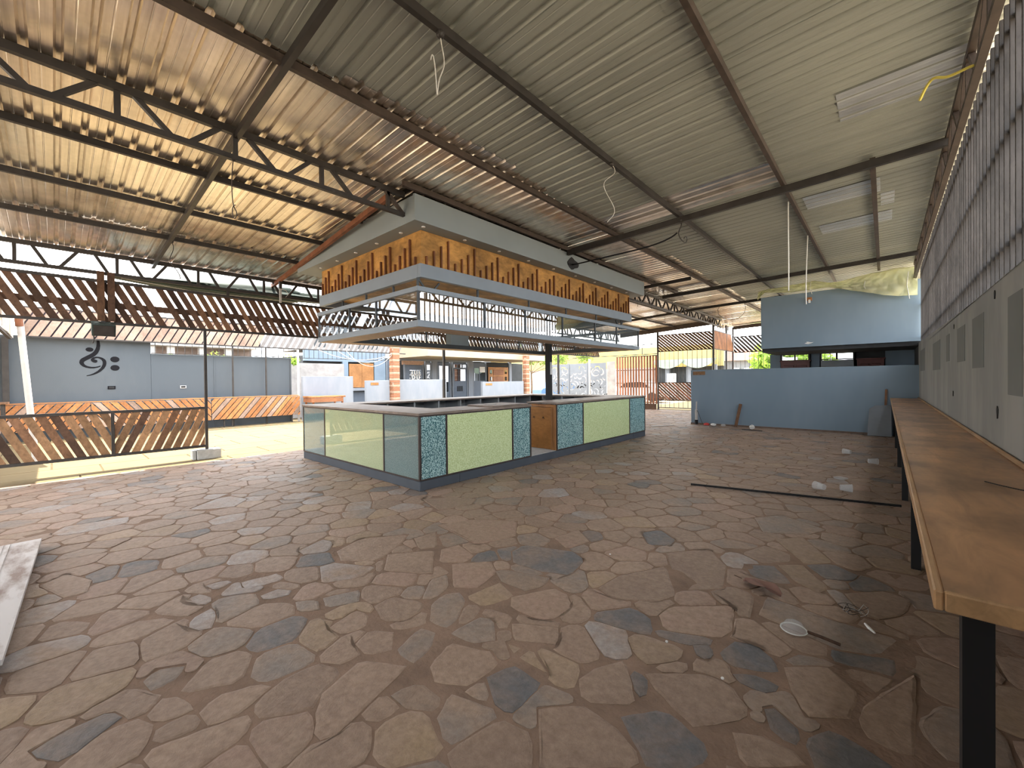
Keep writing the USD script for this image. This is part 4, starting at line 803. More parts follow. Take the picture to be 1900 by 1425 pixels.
def door(y0, y1, z1, m, glass, zg0, zg1, extra=None):
    d = B((XBd - 0.08, y0, 0.35), (XBd - 0.03, y1, z1)).build('door', L[m], bd)
    for a, b in glass: B((XBd - 0.035, a, zg0), (XBd - 0.02, b, zg1)).build('pane', L['window_glass'], d)
    for a, b in ((y0 - 0.06, y0), (y1, y1 + 0.06)): B((XBd - 0.1, a, 0.3), (XBd + 0.02, b, z1 + 0.06)).build('jamb', L['gate_grey'], d)
    if extra: extra(d)
def lattice(d):
    for k in range(4): B((XBd - 0.02, 14.7 + 0.17 * k, 1.75), (XBd - 0.005, 14.76 + 0.17 * k, 2.25)).build('grille_bar', L['white_paint'], d)
    B((XBd - 0.02, 14.6, 1.98), (XBd - 0.005, 15.35, 2.03)).build('grille_bar', L['white_paint'], d)
door(13.0, 13.75, 2.85, 'door_blue', ((13.15, 13.6),), 1.2, 2.6)
door(14.2, 15.5, 2.6, 'door_blue', ((14.55, 15.4),), 1.7, 2.3, lattice)
B((XBd - 0.04, 14.0, 2.62), (XBd - 0.02, 15.6, 2.86)).build('transom', L['brick_pale'], bd)
door(15.75, 16.15, 2.8, 'gate_grey', ((15.82, 16.08),), 1.0, 2.65)
B((XBd - 0.15, 16.2, 0), (XBd + 0.05, 16.55, 2.98)).build('pier', L['plaster_white'], bd)
door(16.65, 17.7, 2.8, 'door_blue', ((16.8, 17.55),), 0.9, 2.6)
door(17.95, 19.2, 2.8, 'door_blue', ((18.1, 18.45), (18.5, 19.05)), 1.6, 2.4)
for k in range(3): B((XBd - 0.03, 18.02 + 0.4 * k, 2.5), (XBd - 0.018, 18.32 + 0.4 * k, 2.72)).build('fanlight', L['glass_mirror'], bd)
for k in range(6): B((XBd - 0.03, 18.3 + 0.09 * k, 0.9), (XBd - 0.015, 18.35 + 0.09 * k, 1.25)).build('vent_slot', L['black'], bd)
B((XBd - 0.15, 19.3, 0), (XBd + 0.05, 19.7, 2.98)).build('pier', L['plaster_white'], bd)
door(19.8, 21.0, 2.85, 'door_blue', ((19.9, 20.35), (20.45, 20.95)), 1.6, 2.5)
R((XBd - 0.04, 20.42, 2.2), (XBd - 0.015, 20.95, 2.6), 0.004).build('notice', L['paper'], bd)
B((XBd - 0.1, 21.2, 2.65), (XBd - 0.05, 23.5, 2.95)).build('dark_transom', L['black'], bd)
d = R((XBd - 0.08, 21.3, 0.3), (XBd - 0.03, 23.45, 2.6), 0.01).build('brown_door', L['trim_wood'], bd)
for a, b in ((21.8, 22.9),):
    for z in (0.5, 1.0, 1.5, 2.0): R((XBd - 0.03, a, z), (XBd - 0.005, b, z + 0.4), 0.02).build('door_panel', L['door_brown'], d)
for y in (21.45, 23.05):
    for z in (0.6, 1.1, 1.6, 2.1): B((XBd - 0.032, y, z), (XBd - 0.02, y + 0.22, z + 0.28)).build('pane', L['window_glass'], d)
B((XBd - 0.15, 23.5, 0), (XBd + 0.05, 23.75, 3.0)).build('pier', L['plaster_white'], bd)
B((XBd - 0.12, 23.8, 0), (XBd - 0.02, 25.1, 2.9)).build('roller_shutter', L['interior_dark'], bd)
B((XBd - 3.0, 8.4, 3.3), (XBd - 0.3, 13.2, 5.2)).build('upper_storey', L['block_grey'], bd)
for a, b in ((9.0, 9.6), (10.2, 10.9), (11.3, 12.6)): B((XBd - 0.31, a, 3.45), (XBd - 0.28, b, 4.4)).build('dark_opening', L['interior_dark'], bd)
gw_ = thing('block_wall', 'dark grey block wall stub behind the left wall and pale low wall', 'wall')
B((-20.0, 6.7, 0), (-19.8, 9.6, 2.5)).build('masonry', L['block_grey'], gw_)
cb = thing('overhead_cables', 'pale cables sagging in front of the blue veranda building', 'cable')
def cat(a, b, sag, n=14):
    t = np.linspace(0, 1, n)[:, None]; return np.array(a) * (1 - t) + np.array(b) * t - np.array([0, 0, 1]) * sag * 4 * t * (1 - t)
for a, b, s in (((-17.9, 7.6, 2.98), (-17.9, 11.1, 2.95), 0.35), ((-17.9, 8.4, 3.0), (-17.9, 11.1, 3.0), 0.5), ((-17.9, 8.8, 3.0), (-17.9, 11.1, 2.9), 0.62)): MB().tube(cat(a, b, s), 0.016, 5).build('cable', L['wire_pale'], cb)

# ------------------------------------------------------------------ far end: gates, screens, cars, trees, neighbours
lg = thing('swirl_gate', 'grey sheet metal gate with laser-cut swirls beyond the bar', 'gate')
from shapely.geometry import LineString
GY = 21.0
def swirl(cx, cz, r0, r1, a0, turns, w0):
    t = np.linspace(0, 1, 26); a = a0 + turns * 2 * np.pi * t; r = r0 + (r1 - r0) * t
    pts = np.c_[cx + r * np.cos(a), cz + r * np.sin(a)]
    return unary_union([LineString([pts[i], pts[i + 1]]).buffer(w0 * (0.25 + math.sin(math.pi * (i + .5) / 25)), 3) for i in range(25)])
for x0, x1 in ((-15.6, -14.3), (-14.26, -13.0), (-12.96, -11.75)):
    leaf = sbox(x0, 0.12, x1, 2.55); holes = []
    inner = sbox(x0 + 0.07, 0.3, x1 - 0.07, 2.38)
    for k in range(170):
        cx, cz = RNG.uniform(x0 + 0.1, x1 - 0.1), RNG.uniform(0.4, 2.25)
        holes.append(swirl(cx, cz, RNG.uniform(0.03, 0.12), RNG.uniform(0.14, 0.36), RNG.uniform(0, 6.3), RNG.choice([-0.5, 0.5]) * RNG.uniform(0.7, 1.2), RNG.uniform(0.022, 0.04)))
    kept = []
    for h in holes:
        h = h.intersection(inner)
        if all(h.distance(o) > 0.018 for o in kept): kept.append(h)
    p = leaf.difference(unary_union(kept)); p = max(getattr(p, 'geoms', [p]), key=lambda g: g.area).simplify(0.004)
    MB().prism(p, 0.012, ((0, GY, 0), (1, 0, 0), (0, 0, 1), (0, 1, 0))).build('gate_leaf', L['gate_grey'], lg)
for x in (-14.28, -12.98): B((x - 0.03, GY - 0.03, 0), (x + 0.03, GY - 0.002, 2.6)).build('leaf_post', L['gate_grey'], lg)
B((-11.7, GY, 0.1), (-11.2, GY + 0.02, 2.6)).build('plain_panel', L['block_grey'], lg)
setd(MB().cyl((-12.35, 20.2, 0), (-12.35, 20.2, 2.75), 0.06, 12).build('pipe_post', L['pipe_white']), 'pale round pipe standing before the swirl gate', 'pole')
sg = thing('slat_gate', 'brown gate of upright wooden slats between the swirl gate and the diagonal screen', 'gate')
for k in range(15): R((-11.1 + 0.158 * k, GY, 0.30), (-11.1 + 0.158 * k + 0.085, GY + 0.03, 2.80), 0.004).build('slat', L['slat_mahogany'], sg)
for z in (0.55, 1.38, 2.08, 2.82): MB().beam((-11.15, GY + 0.05, z), (-8.8, GY + 0.05, z), 0.03, 0.035).build('gate_rail', L['steel_brown'], sg)
B((-9.75, GY - 0.05, 0.0), (-8.85, GY + 0.02, 0.30)).build('kick_board', L['slat_brown'], sg)
fs = thing('diagonal_screen', 'tall barred screen with two bands of diagonal brown boards at the far end', 'slatted screen')
for x in (-8.74, -6.05): B((x - 0.035, GY - 0.035, 0), (x + 0.035, GY + 0.035, 4.25)).build('screen_post', L['steel_dark'], fs)
for z in (3.83, 3.0, 1.40, 0.52, 0.12): MB().beam((-8.74, GY, z), (-6.05, GY, z), 0.03, 0.035).build('screen_rail', L['steel_dark'], fs)
for k in range(12): MB().beam((-8.6 + 0.225 * k, GY, 0.12), (-8.6 + 0.225 * k, GY, 3.0), 0.014, 0.014).build('bar', L['steel_dark'], fs)
for k in range(24):
    x = -9.6 + 0.175 * k
    slat_y(fs, L['slat_brown'], GY - 0.02, x, 3.82, x + 0.95, 3.01, w=0.085, zlo=3.01, zhi=3.82, clip=(-8.7, -6.09))
    slat_y(fs, L['slat_brown' if k % 3 else 'slat_mahogany'], GY - 0.02, x, 1.39, x + 0.95, 0.53, w=0.09, zlo=0.53, zhi=1.39, clip=(-8.7, -6.09))
for z in (3.42, 2.9): MB().beam((-14, GY, z), (-8.78, GY, z - 0.0), 0.025, 0.025).build('screen_rail', L['steel_dark'], fs)
for x, z0, z1 in ((-9.1, 3.42, 3.82), (-9.6, 2.9, 3.42)): MB().beam((x, GY, z0), (x, GY, z1), 0.02, 0.02).build('bar', L['steel_dark'], fs)
rs = thing('return_screen', 'orange boarded panel over thin bars, turning the far corner of the hall', 'slatted screen')
XR = -6.05
for yv in (23.15, 24.4): B((XR - 0.03, yv - 0.03, 0), (XR + 0.03, yv + 0.03, 4.3)).build('screen_post', L['steel_dark'], rs)
for k in range(12):
    y = 21.05 + 0.275 * k
    slat_x(rs, L['slat_orange'], XR, y - 0.3, 3.86, y + 0.25, 3.02, w=0.235, zlo=3.02, zhi=3.86, clip=(21.05, 24.36))
for z in (3.88, 3.0, 0.1): MB().beam((XR, 21.04, z), (XR, 24.4, z), 0.03, 0.035).build('screen_rail', L['steel_dark'], rs)
for k in range(17): MB().beam((XR, 21.2 + 0.2 * k, 0.1), (XR, 21.2 + 0.2 * k, 3.0), 0.014, 0.014).build('bar', L['steel_dark'], rs)
for k in range(7): MB().beam((XR, 21.2 + 0.45 * k, 4.05), (XR, 21.2 + 0.45 * k, 4.3), 0.03, 0.03).build('upper_stub', L['steel_brown'], rs)
ls = thing('back_screen', 'white-gapped diagonal board band over thin bars left of the grey raised box', 'slatted screen')
GB = 24.4
for z in (3.78, 2.96, 0.12): MB().beam((XR + 0.035, GB, z), (-1.5, GB, z), 0.03, 0.035).build('screen_rail', L['steel_dark'], ls)
for k in range(21): MB().beam((-5.9 + 0.21 * k, GB, 0.12), (-5.9 + 0.21 * k, GB, 2.96), 0.014, 0.014).build('bar', L['steel_dark'], ls)
for k in range(30):
    x = -6.8 + 0.19 * k
    slat_y(ls, L['slat_screen'], GB - 0.02, x, 3.77, x + 0.72, 2.97, w=0.085, zlo=2.97, zhi=3.77, clip=(XR + 0.05, -1.5))

def leaves(name, m, centers, n, size, parent, droop=0.3):
    mb = MB()
    for _ in range(n):
        cx, cy, cz, r = centers[RNG.integers(len(centers))]
        d = RNG.normal(size=3); d /= np.linalg.norm(d); p = np.array([cx, cy, cz]) + d * r * RNG.random() ** 0.4
        a = RNG.normal(size=3); a /= np.linalg.norm(a); b = np.cross(a, d + 0.01); b /= np.linalg.norm(b) + 1e-9
        s = size * (0.6 + 0.8 * RNG.random())
        mb.add([p - a * s, p + b * s * 0.45, p + a * s, p - b * s * 0.45], [(0, 1, 2, 3)])
    return mb.build(name, m, parent)
def tree(label, x, y, h, crown, m, n, size, tr=0.08, cat='tree', name='tree'):
    t = thing(name, label, cat)
    MB().tube([(x, y, -0.1), (x + 0.04, y, h * 0.35), (x - 0.05, y + 0.05, h * 0.7), (x, y, h)], [tr, tr * 0.8, tr * 0.6, tr * 0.35], 8).build('trunk', L['bark'], t)
    for cx, cy, cz, r in crown[:4]: MB().tube([(x, y, h * 0.65), ((x + cx) / 2, (y + cy) / 2, (h * 0.65 + cz) / 2 + 0.1), (cx, cy, cz)], [tr * 0.4, tr * 0.3, tr * 0.15], 5).build('branch', L['bark'], t)
    leaves('foliage', L[m], crown, n, size, t)
tree('small yellow-green tree behind the far brick column and blue car', -21.0, 25.6, 3.3, [(-20.6, 26.5, 3.5, 0.7), (-21.6, 25.0, 3.8, 0.6), (-19.9, 28.0, 3.5, 0.8), (-18.8, 30.0, 3.6, 0.8), (-21.8, 26.4, 3.4, 0.6)], 'leaf_green', 2600, 0.11)
tree('bright lime-green tree beyond the back screen beside the grey raised box', -7.2, 41.0, 4.2, [(-7.4, 41, 3.2, 1.5), (-6.2, 41, 2.6, 1.5), (-5.2, 42, 3.4, 1.6), (-7.6, 42, 2.0, 1.2), (-4.2, 41, 2.4, 1.5)], 'leaf_lime', 5000, 0.22, 0.14)
def banana(label, x, y, z, n, s):
    t = thing('banana_plant', label, 'plant')
    MB().tube([(x, y, 0), (x, y + 0.05, z * 0.7)], [0.12, 0.08], 8).build('stem', L['leaf_green'], t)
    for k in range(n):
        a = 2.4 * k + RNG.random(); L_ = s * (0.8 + 0.4 * RNG.random()); u = np.linspace(0, 1, 7)
        dirv = np.array([math.cos(a), math.sin(a), 0]); side = np.array([-math.sin(a), math.cos(a), 0])
        c = np.array([x, y, z * 0.68]) + dirv * (L_ * 0.55 * u ** 1.3)[:, None] + np.array([0, 0, 1]) * (L_ * (0.95 * u - 0.45 * u ** 2.4))[:, None]
        w = 0.20 * s * np.sin(np.pi * np.clip(u * 0.92 + 0.06, 0, 1)) ** 0.7
        G = np.stack([c - side * w[:, None] + np.array([0, 0, -1]) * (w * 0.3)[:, None], c, c + side * w[:, None] - np.array([0, 0, 1]) * (w * 0.3)[:, None]], 1)
        MB().sheet(G, 0.006).build('leaf', L['leaf_lime'], t)
banana('banana plant with broad lime leaves over the left wall, left one', -20.2, 5.05, 2.9, 7, 0.75)
banana('banana plant with broad lime leaves over the left wall, right one', -20.2, 5.95, 3.0, 7, 0.8)
for k, (y, z, s) in enumerate(((4.2, 2.55, 0.35), (6.9, 2.6, 0.28), (2.9, 2.5, 0.2))):
    t = thing('shrub', ['yellow-green shrub top between the railing and the pinkish house', 'yellow-green shrub at the end of the left wall', 'small green sprig over the low left wall near its step', 'small shrub beside the grey block wall stub'][k], 'shrub')
    MB().tube([(-19.4, y, 0), (-19.4, y + 0.05, z)], 0.03, 5).build('stem', L['bark'], t)
    leaves('foliage', L['leaf_lime'], [(-19.4, y, z, s), (-19.4, y + s, z - 0.05, s * 0.7)], 160, 0.07, t)
pk = thing('pinkish_house', 'pale pinkish house front with columns seen through the railing', 'building')
B((-26, 0.5, 0), (-25.8, 7.3, 3.5)).build('house_wall', L['pink_wall'], pk)
for y in (2.9, 3.6, 4.8, 5.9): R((-25.3, y, 0), (-25.0, y + 0.28, 3.4), 0.01).build('column', L['pipe_white'], pk)
for y in (3.1, 4.2, 5.2, 6.4): B((-25.81, y, 1.2), (-25.78, y + 0.6, 2.9)).build('dark_window', L['block_grey'], pk)
R((-26, 0.5, 3.4), (-24.8, 7.3, 3.6), 0.01).build('eave', L['pipe_white'], pk)
def car(label, x, y, m, rz, s=1.0):
    t = thing('car', label, 'car')
    prof = [(-2.1, 0.35), (-2.1, 0.75), (-1.9, 0.9), (-1.2, 0.98), (-0.7, 1.42), (0.7, 1.45), (1.35, 1.0), (2.05, 0.85), (2.15, 0.6), (2.1, 0.35)]
    c, sn = math.cos(rz), math.sin(rz); fr_ = lambda w: ((x + sn * w, y - c * w, 0), (c, sn, 0), (0, 0, 1), (-sn, c, 0))
    MB().prism(Polygon(prof), 1.7, fr_(0.85)).build('body', L[m], t)
    for a in ([(-1.1, 1.0), (-0.65, 1.36), (-0.05, 1.38), (-0.05, 1.0)], [(0.03, 1.0), (0.03, 1.38), (0.65, 1.38), (1.15, 1.0)]):
        MB().prism(Polygon(a), 1.73, fr_(0.865)).build('side_window', L['black'], t)
    for wx in (-1.3, 1.3):
        for wy in (-0.88, 0.68): MB().prism(Point(wx, 0.33).buffer(0.33, 8), 0.2, fr_(-wy)).build('wheel', L['tyre'], t)
car('blue car parked behind the far brick column', -21.3, 29.5, 'car_blue', 1.2)
car('silver car parked behind the swirl gate', -15.2, 25.6, 'car_silver', 0.05)
car('pale car behind the brown slat gate', -13.4, 28.7, 'pipe_white', 0.05)
yb = thing('yellow_building', 'yellow wall of a neighbouring building with striped awning behind the far screens', 'building')
B((-32, 32, 2.5), (-8.6, 32.4, 4.1)).build('upper_wall', L['yellow_wall'], yb)
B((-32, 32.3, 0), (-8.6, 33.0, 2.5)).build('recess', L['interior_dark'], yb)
B((-32, 31.95, 0), (-13.6, 32.3, 2.5)).build('lower_wall', L['pink_wall'], yb)
B((-13.6, 31.88, 0), (-8.6, 32.0, 1.25)).build('pale_dwarf_wall', L['pipe_white'], yb)  # panel added before the recess so gaps in the screen read as bright ground
for x in (-12.6, -11.0, -9.2): R((x, 31.6, 0), (x + 0.3, 31.85, 2.6), 0.01).build('pillar', L['gate_grey'], yb)
R((-12.35, 31.3, 0.2), (-11.75, 31.6, 2.0), 0.02).build('white_cabinet', L['white_paint'], yb)
for i in range(2):
    x0 = -13.4 + 2.2 * i; G = np.array([[(x0 + 2.3 * u, 31.6 - 0.5 * v, 3.05 - 0.25 * v - 0.45 * v * (4 * u * (1 - u))) for v in np.linspace(0, 1, 5)] for u in np.linspace(0, 1, 12)])
    MB().sheet(G, 0.01).build('awning', L['tarp_stripe'], yb)
rh = thing('red_roof_house', 'pale house with red tiled roof behind the orange return panel', 'building')
B((-14.0, 45, 0), (-9.2, 49, 3.4)).build('house_wall', L['gate_grey'], rh)
MB().prism(Polygon([(44.5, 3.3), (49.5, 3.3), (47, 4.6)]), 5.4, ((-14.3, 0, 0), (0, 1, 0), (0, 0, 1), (1, 0, 0))).build('tiled_roof', L['roof_tile'], rh)
for x in (-11.2, -10.2): B((x, 44.97, 1.4), (x + 0.6, 45.02, 2.6)).build('window', L['white_paint'], rh)

# ------------------------------------------------------------------ tarpaulin over the raised box
tl = thing('lime_tarpaulin', 'pale lime tarpaulin draped over the top of the grey raised box', 'tarpaulin')
tx = np.array([-2.98, -2.78, -2.35, -2.08, -1.81, -1.52, -1.17, -0.93, -0.58, -0.24, -0.02, 0.3, 0.62])
tt = np.array([4.30, 4.36, 4.36, 4.39, 4.40, 4.42, 4.30, 4.31, 4.37, 4.42, 4.42, 4.42, 4.40])
tb = np.array([4.05, 4.26, 4.20, 4.17, 4.17, 4.18, 4.18, 4.09, 3.98, 3.87, 3.78, 3.72, 3.70]) - 0.02
u = np.linspace(-2.98, 0.62, 90); zt, zb_ = np.interp(u, tx, tt), np.interp(u, tx, tb)
G = np.zeros((90, 15, 3))
for i in range(90):
    for j, v in enumerate(np.linspace(0, 1, 15)):
        z = zt[i] * (1 - v) + zb_[i] * v
        fold = 0.05 * math.sin(7 * u[i] + 5 * v) * (0.3 + v) + 0.05 * math.sin(17 * u[i] - 9 * v + 2) * v * (1 - v) * 3 + 0.03 * math.sin(31 * u[i] * (1 - v) + 11 * v)
        sag = -0.10 * math.sin(math.pi * v) * (0.5 + 0.5 * math.sin(3.4 * u[i] + 1))
        G[i, j] = (u[i], 14.93 + 0.09 * (1 - v) - abs(fold) * 0.9 - 0.03 + sag * 0.5, z + 0.02 * fold)
MB().sheet(G, 0.004).build('sheet', L['tarp_lime'], tl, smooth=60)
G2 = np.array([[(u_, 14.9 - 0.05 * math.sin(9 * u_) + 0.6 * v, 4.41 + 0.015 * math.sin(6 * u_) + 0.03 * (u_ + 0.3) * (1 - v)) for v in np.linspace(0, 1, 4)] for u_ in np.linspace(-0.25, 0.6, 14)])
MB().sheet(G2, 0.004).build('top_fold', L['tarp_lime'], tl, smooth=60)
for x0, z0, z1 in ((-1.6, 4.36, 4.02), (0.45, 4.3, 3.6), (-0.4, 4.2, 3.95)): MB().tube([(x0, 14.82, z0), (x0 - 0.03, 14.83, (z0 + z1) / 2), (x0 + 0.02, 14.85, z1)], 0.008, 5).build('tie_cord', L['rope_white'], tl)
lt = thing('wall_lamp', 'small orange-brown wall lamp base under the tarpaulin on the grey raised box', 'lamp')
R((-1.72, 14.99, 3.86), (-1.60, 15.05, 3.96), 0.006).build('lamp_base', L['slat_orange'], lt)
MB().cyl((-1.66, 14.985, 3.80), (-1.66, 14.95, 3.88), 0.03, 10).build('socket', L['paper'], lt)
fl = thing('paint_flake_patch', 'small flaked white spot at the lower edge of the grey raised box', 'patch')
q = [(-1.68 + 0.09 * math.cos(a) * (1 + 0.4 * math.sin(4 * a)), 2.62 + 0.03 * math.sin(a) * (1 + 0.4 * math.cos(3 * a))) for a in np.arange(14) * math.pi / 7]
MB().prism(Polygon(q), 0.003, ((0, 15.047, 0), (1, 0, 0), (0, 0, 1), (0, 1, 0))).build('flake', L['paper'], fl)
tw = thing('wall_strip', 'tan wooden strip on the top left corner of the grey low partition', 'wood strip')
B((-5.0, 15.01, 1.72), (-4.6, 15.03, 1.84)).build('strip', L['slat_tan'], tw)

# ------------------------------------------------------------------ loose things along the partition and on the floor
GZ = 0.016
st = thing('wood_stake', 'brown wooden stake leaning on the grey low partition', 'stake'); MB().beam((-3.62, 14.86, GZ), (-3.50, 14.99, 0.75), 0.085, 0.03, (0, 1, 0)).build('stake', L['slat_brown'], st)
pv = thing('pipe_fitting', 'white pipe stub with black foot standing at the left end of the grey partition', 'pipe')
MB().cyl((-4.86, 14.9, GZ), (-4.86, 14.9, 0.17), 0.055, 14).build('foot', L['black'], pv)
MB().cyl((-4.86, 14.9, 0.17), (-4.86, 14.9, 0.52), 0.045, 14).build('pipe', L['pipe_white'], pv)
MB().cyl((-4.86, 14.9, 0.52), (-4.85, 14.9, 0.80), 0.022, 10).build('thin_pipe', L['pipe_white'], pv)
MB().tube([(-4.82, 14.86, 0.5), (-4.74, 14.83, 0.34), (-4.68, 14.82, 0.16), (-4.62, 14.82, 0.04)], 0.008, 5).build('cord', L['steel_dark'], pv)
rd = thing('red_pot', 'small red plastic cap on the floor at the foot of the white pipe stub', 'cap'); MB().lathe([(0.0, 0.0), (0.09, 0.0), (0.085, 0.05), (0.05, 0.075), (0.0, 0.08)], (-4.5, 14.8, GZ), 14).build('cap', L['red_plastic'], rd)
def crumple(name, label, x, y, s, m, cat='litter', h=0.5):
    c = thing(name, label, cat); v, f = trimesh.creation.icosphere(2, 1.0).vertices, trimesh.creation.icosphere(2, 1.0).faces
    v = v * (0.75 + 0.5 * meshkit.noise(v * 2.3 + x * 7)[:, None]) * np.array([s, s * 0.7, s * h]); v[:, 2] -= v[:, 2].min()
    MB().add(v + np.array([x, y, GZ - 0.004]), f).build('scrap', L[m], c); return c
crumple('paper_scrap', 'crumpled white scrap beside the red cap', -4.25, 14.7, 0.09, 'paper')
crumple('paper_scrap', 'crumpled pale wrapper between the red cap and the wooden stake', -3.95, 14.7, 0.08, 'clear_plastic')
crumple('paper_ball', 'round white paper ball on the floor right of the wooden stake', -3.05, 14.4, 0.075, 'paper', h=0.9)
tr_ = thing('metal_rod', 'short thin dark rod on the floor by the white paper ball', 'rod'); MB().beam((-3.25, 14.05, GZ + 0.012), (-2.7, 14.0, GZ + 0.012), 0.024, 0.024).build('rod', L['steel_dark'], tr_)
lr = thing('metal_rod', 'long thin black steel rod lying across the stone floor to the bench', 'rod'); MB().beam((-2.15, 6.33, GZ + 0.012), (0.14, 6.86, GZ + 0.012), 0.025, 0.025).build('rod', L['black'], lr)
wt = thing('metal_strip', 'thin pale strip on the floor near the end of the bar', 'strip'); MB().beam((-5.75, 13.3, GZ + 0.006), (-5.35, 14.1, GZ + 0.006), 0.05, 0.012).build('strip', L['pipe_white'], wt)
gb = thing('leaning_board', 'grey cut-corner board leaning on the partition beside the wall bench', 'board')
MB().prism(Polygon([(-0.36, 0), (0.12, 0), (0.12, 0.88), (-0.2, 0.86), (-0.33, 0.76)]), 0.02, ((0, 14.62, GZ), (1, 0, 0), (0, 0.40, 0.917), (0, -0.917, 0.40))).build('board', L['gate_grey'], gb)
gs = thing('wood_stake', 'thin brown stick standing behind the grey leaning board', 'stake'); MB().beam((-0.02, 14.99, GZ), (0.02, 15.0, 1.25), 0.05, 0.03, (0, 1, 0)).build('stick', L['slat_brown'], gs)
def cup(label, x, y, ang, tip=True, s=1.0):
    c = thing('plastic_cup', label, 'cup'); prof = [(0.0, 0.0), (0.027, 0.0), (0.036, 0.085), (0.039, 0.088), (0.037, 0.09), (0.0345, 0.085), (0.025, 0.004), (0.0, 0.004)]
    m = MB().lathe([(r * s * 1.5, z * s * 1.5) for r, z in prof], (0, 0, 0), 18); v = m.v[0]
    if tip:
        v = v @ np.array([[math.cos(1.47), 0, -math.sin(1.47)], [0, 1, 0], [math.sin(1.47), 0, math.cos(1.47)]]).T if False else np.c_[v[:, 2], v[:, 1], -v[:, 0]]
        v = np.c_[v[:, 0] * math.cos(ang) - v[:, 1] * math.sin(ang), v[:, 0] * math.sin(ang) + v[:, 1] * math.cos(ang), v[:, 2]]
    v[:, 2] -= v[:, 2].min(); m.v[0] = v + np.array([x, y, GZ]); m.build('cup_wall', L['clear_plastic'], c)
cup('clear plastic cup lying nearest the bench leg, far right of the scattered cups', -0.23, 9.85, 0.3)
cup('clear plastic cup lying farthest back in the row of cups near the bench', -0.52, 10.8, 2.8)
cup('clear plastic cup lying close behind the long black rod, right of a pair', -0.47, 7.26, 0.2)
cup('clear plastic cup lying close behind the long black rod, left of a pair', -0.63, 7.13, 2.6)
ld = thing('cup_disc', 'round clear plastic lid on the floor between the cups', 'lid'); MB().lathe([(0, 0.0), (0.09, 0.0), (0.095, 0.012), (0.085, 0.014), (0.08, 0.006), (0, 0.006)], (-0.52, 8.2, GZ), 22).build('lid', L['clear_plastic'], ld)
tk = thing('plastic_cup', 'clear dome cup lid lying alone on the dark slate stone near the camera', 'cup lid')
MB().lathe([(0.065, 0.0), (0.072, 0.004), (0.070, 0.012), (0.06, 0.02), (0.045, 0.045), (0.02, 0.058), (0, 0.06)], (-0.43, 3.09, GZ), 24).build('dome', L['clear_plastic'], tk)
MB().tube(np.c_[-0.43 + 0.07 * np.cos(np.linspace(0, 6.28, 25)), 3.09 + 0.07 * np.sin(np.linspace(0, 6.28, 25)), np.full(25, GZ + 0.006)], 0.004, 5).build('rim', L['rope_white'], tk)
sl = thing('stick', 'thin brown stick pointing from the clear dome lid', 'stick'); MB().tube([(-0.36, 3.10, GZ + 0.01), (-0.29, 3.09, GZ + 0.012), (-0.2, 3.08, GZ + 0.007)], 0.009, 6).build('twig', L['slat_dark'], sl)
lf = thing('dry_leaf', 'curled dry reddish leaf on the floor before the dark slate stone', 'leaf')
G = np.zeros((16, 7, 3)); A_, B_ = np.array([-0.82, 3.59]), np.array([-0.56, 3.50])
for i, s in enumerate(np.linspace(0, 1, 16)):
    w = 0.065 * math.sin(math.pi * (0.06 + 0.9 * s)) ** 0.8
    for j, v in enumerate(np.linspace(-1, 1, 7)):
        d = (B_ - A_) / np.linalg.norm(B_ - A_); p = A_ + (B_ - A_) * s + np.array([-d[1], d[0]]) * w * v
        G[i, j] = (p[0], p[1], GZ + 0.008 + 0.02 * v * v * (0.6 + 0.4 * math.sin(9 * s)) + 0.012 * math.sin(7 * s + 3 * v) + 0.02 * math.sin(math.pi * s))
MB().sheet(G, 0.002).build('blade', L['dry_leaf'], lf, smooth=True)
MB().tube([(-0.84, 3.60, GZ + 0.01), (-0.9, 3.63, GZ + 0.006)], 0.003, 5).build('stalk', L['slat_dark'], lf)
wi = thing('wire_tangle', 'small tangle of thin wire in the joint between floor stones', 'wire tangle')
for k in range(7):
    a = RNG.random() * 6; MB().tube([(-0.16 + 0.03 * math.cos(a + t) * (1 + 0.3 * k % 2), 3.56 + 0.035 * math.sin(a + 1.3 * t), GZ + 0.006 + 0.006 * k * (t % 2)) for t in np.linspace(0, 3.5, 10)], 0.0022, 4).build('wire', L['concrete'] if k % 2 else L['steel_dark'], wi)
cg = thing('foil_wrapper', 'small pale twisted wrapper next to the wire tangle', 'wrapper'); MB().tube([(-0.10, 3.44, GZ + 0.012), (-0.08, 3.40, GZ + 0.01), (-0.05, 3.35, GZ + 0.012)], [0.006, 0.01, 0.005], 6).build('wrapper', L['paper'], cg)
for i, (x, y, lab) in enumerate(((-0.98, 2.45, 'white bottle cap speck on the large brown stone, left one'), (-0.64, 2.34, 'white bottle cap speck on the large brown stone, right one'), (-1.85, 3.35, 'white speck of plaster on the floor left of the dry leaf'))):
    setd(MB().lathe([(0, 0), (0.008, 0), (0.009, 0.004), (0.006, 0.008), (0, 0.008)], (x, y, GZ), 10).build('bottle_cap' if i < 2 else 'plaster_crumb', L['paper']), lab, 'litter')
pb = thing('painted_board', 'dusty white painted board lying at the left edge of the floor', 'board')
MB().prism(Polygon([(-6.2, -0.10), (-3.62, -0.21), (-3.62, -0.62), (-6.2, -0.75)]), 0.03, ((0, 0, 0.06), (1, 0, 0), (0, 1, 0), (0, 0, 1))).build('upper_board', L['board_white'], pb)
MB().prism(Polygon([(-6.15, -0.16), (-3.45, -0.24), (-3.45, -0.7), (-6.15, -0.8)]), 0.028, ((0, 0, 0.03), (1, 0, 0), (0, 1, 0), (0, 0, 1))).build('lower_board', L['board_white'], pb)
for y in (-0.30, -0.34): MB().beam((-6.18, y, 0.092), (-3.64, y - 0.06, 0.092), 0.012, 0.006).build('moulding', L['board_white'], pb)
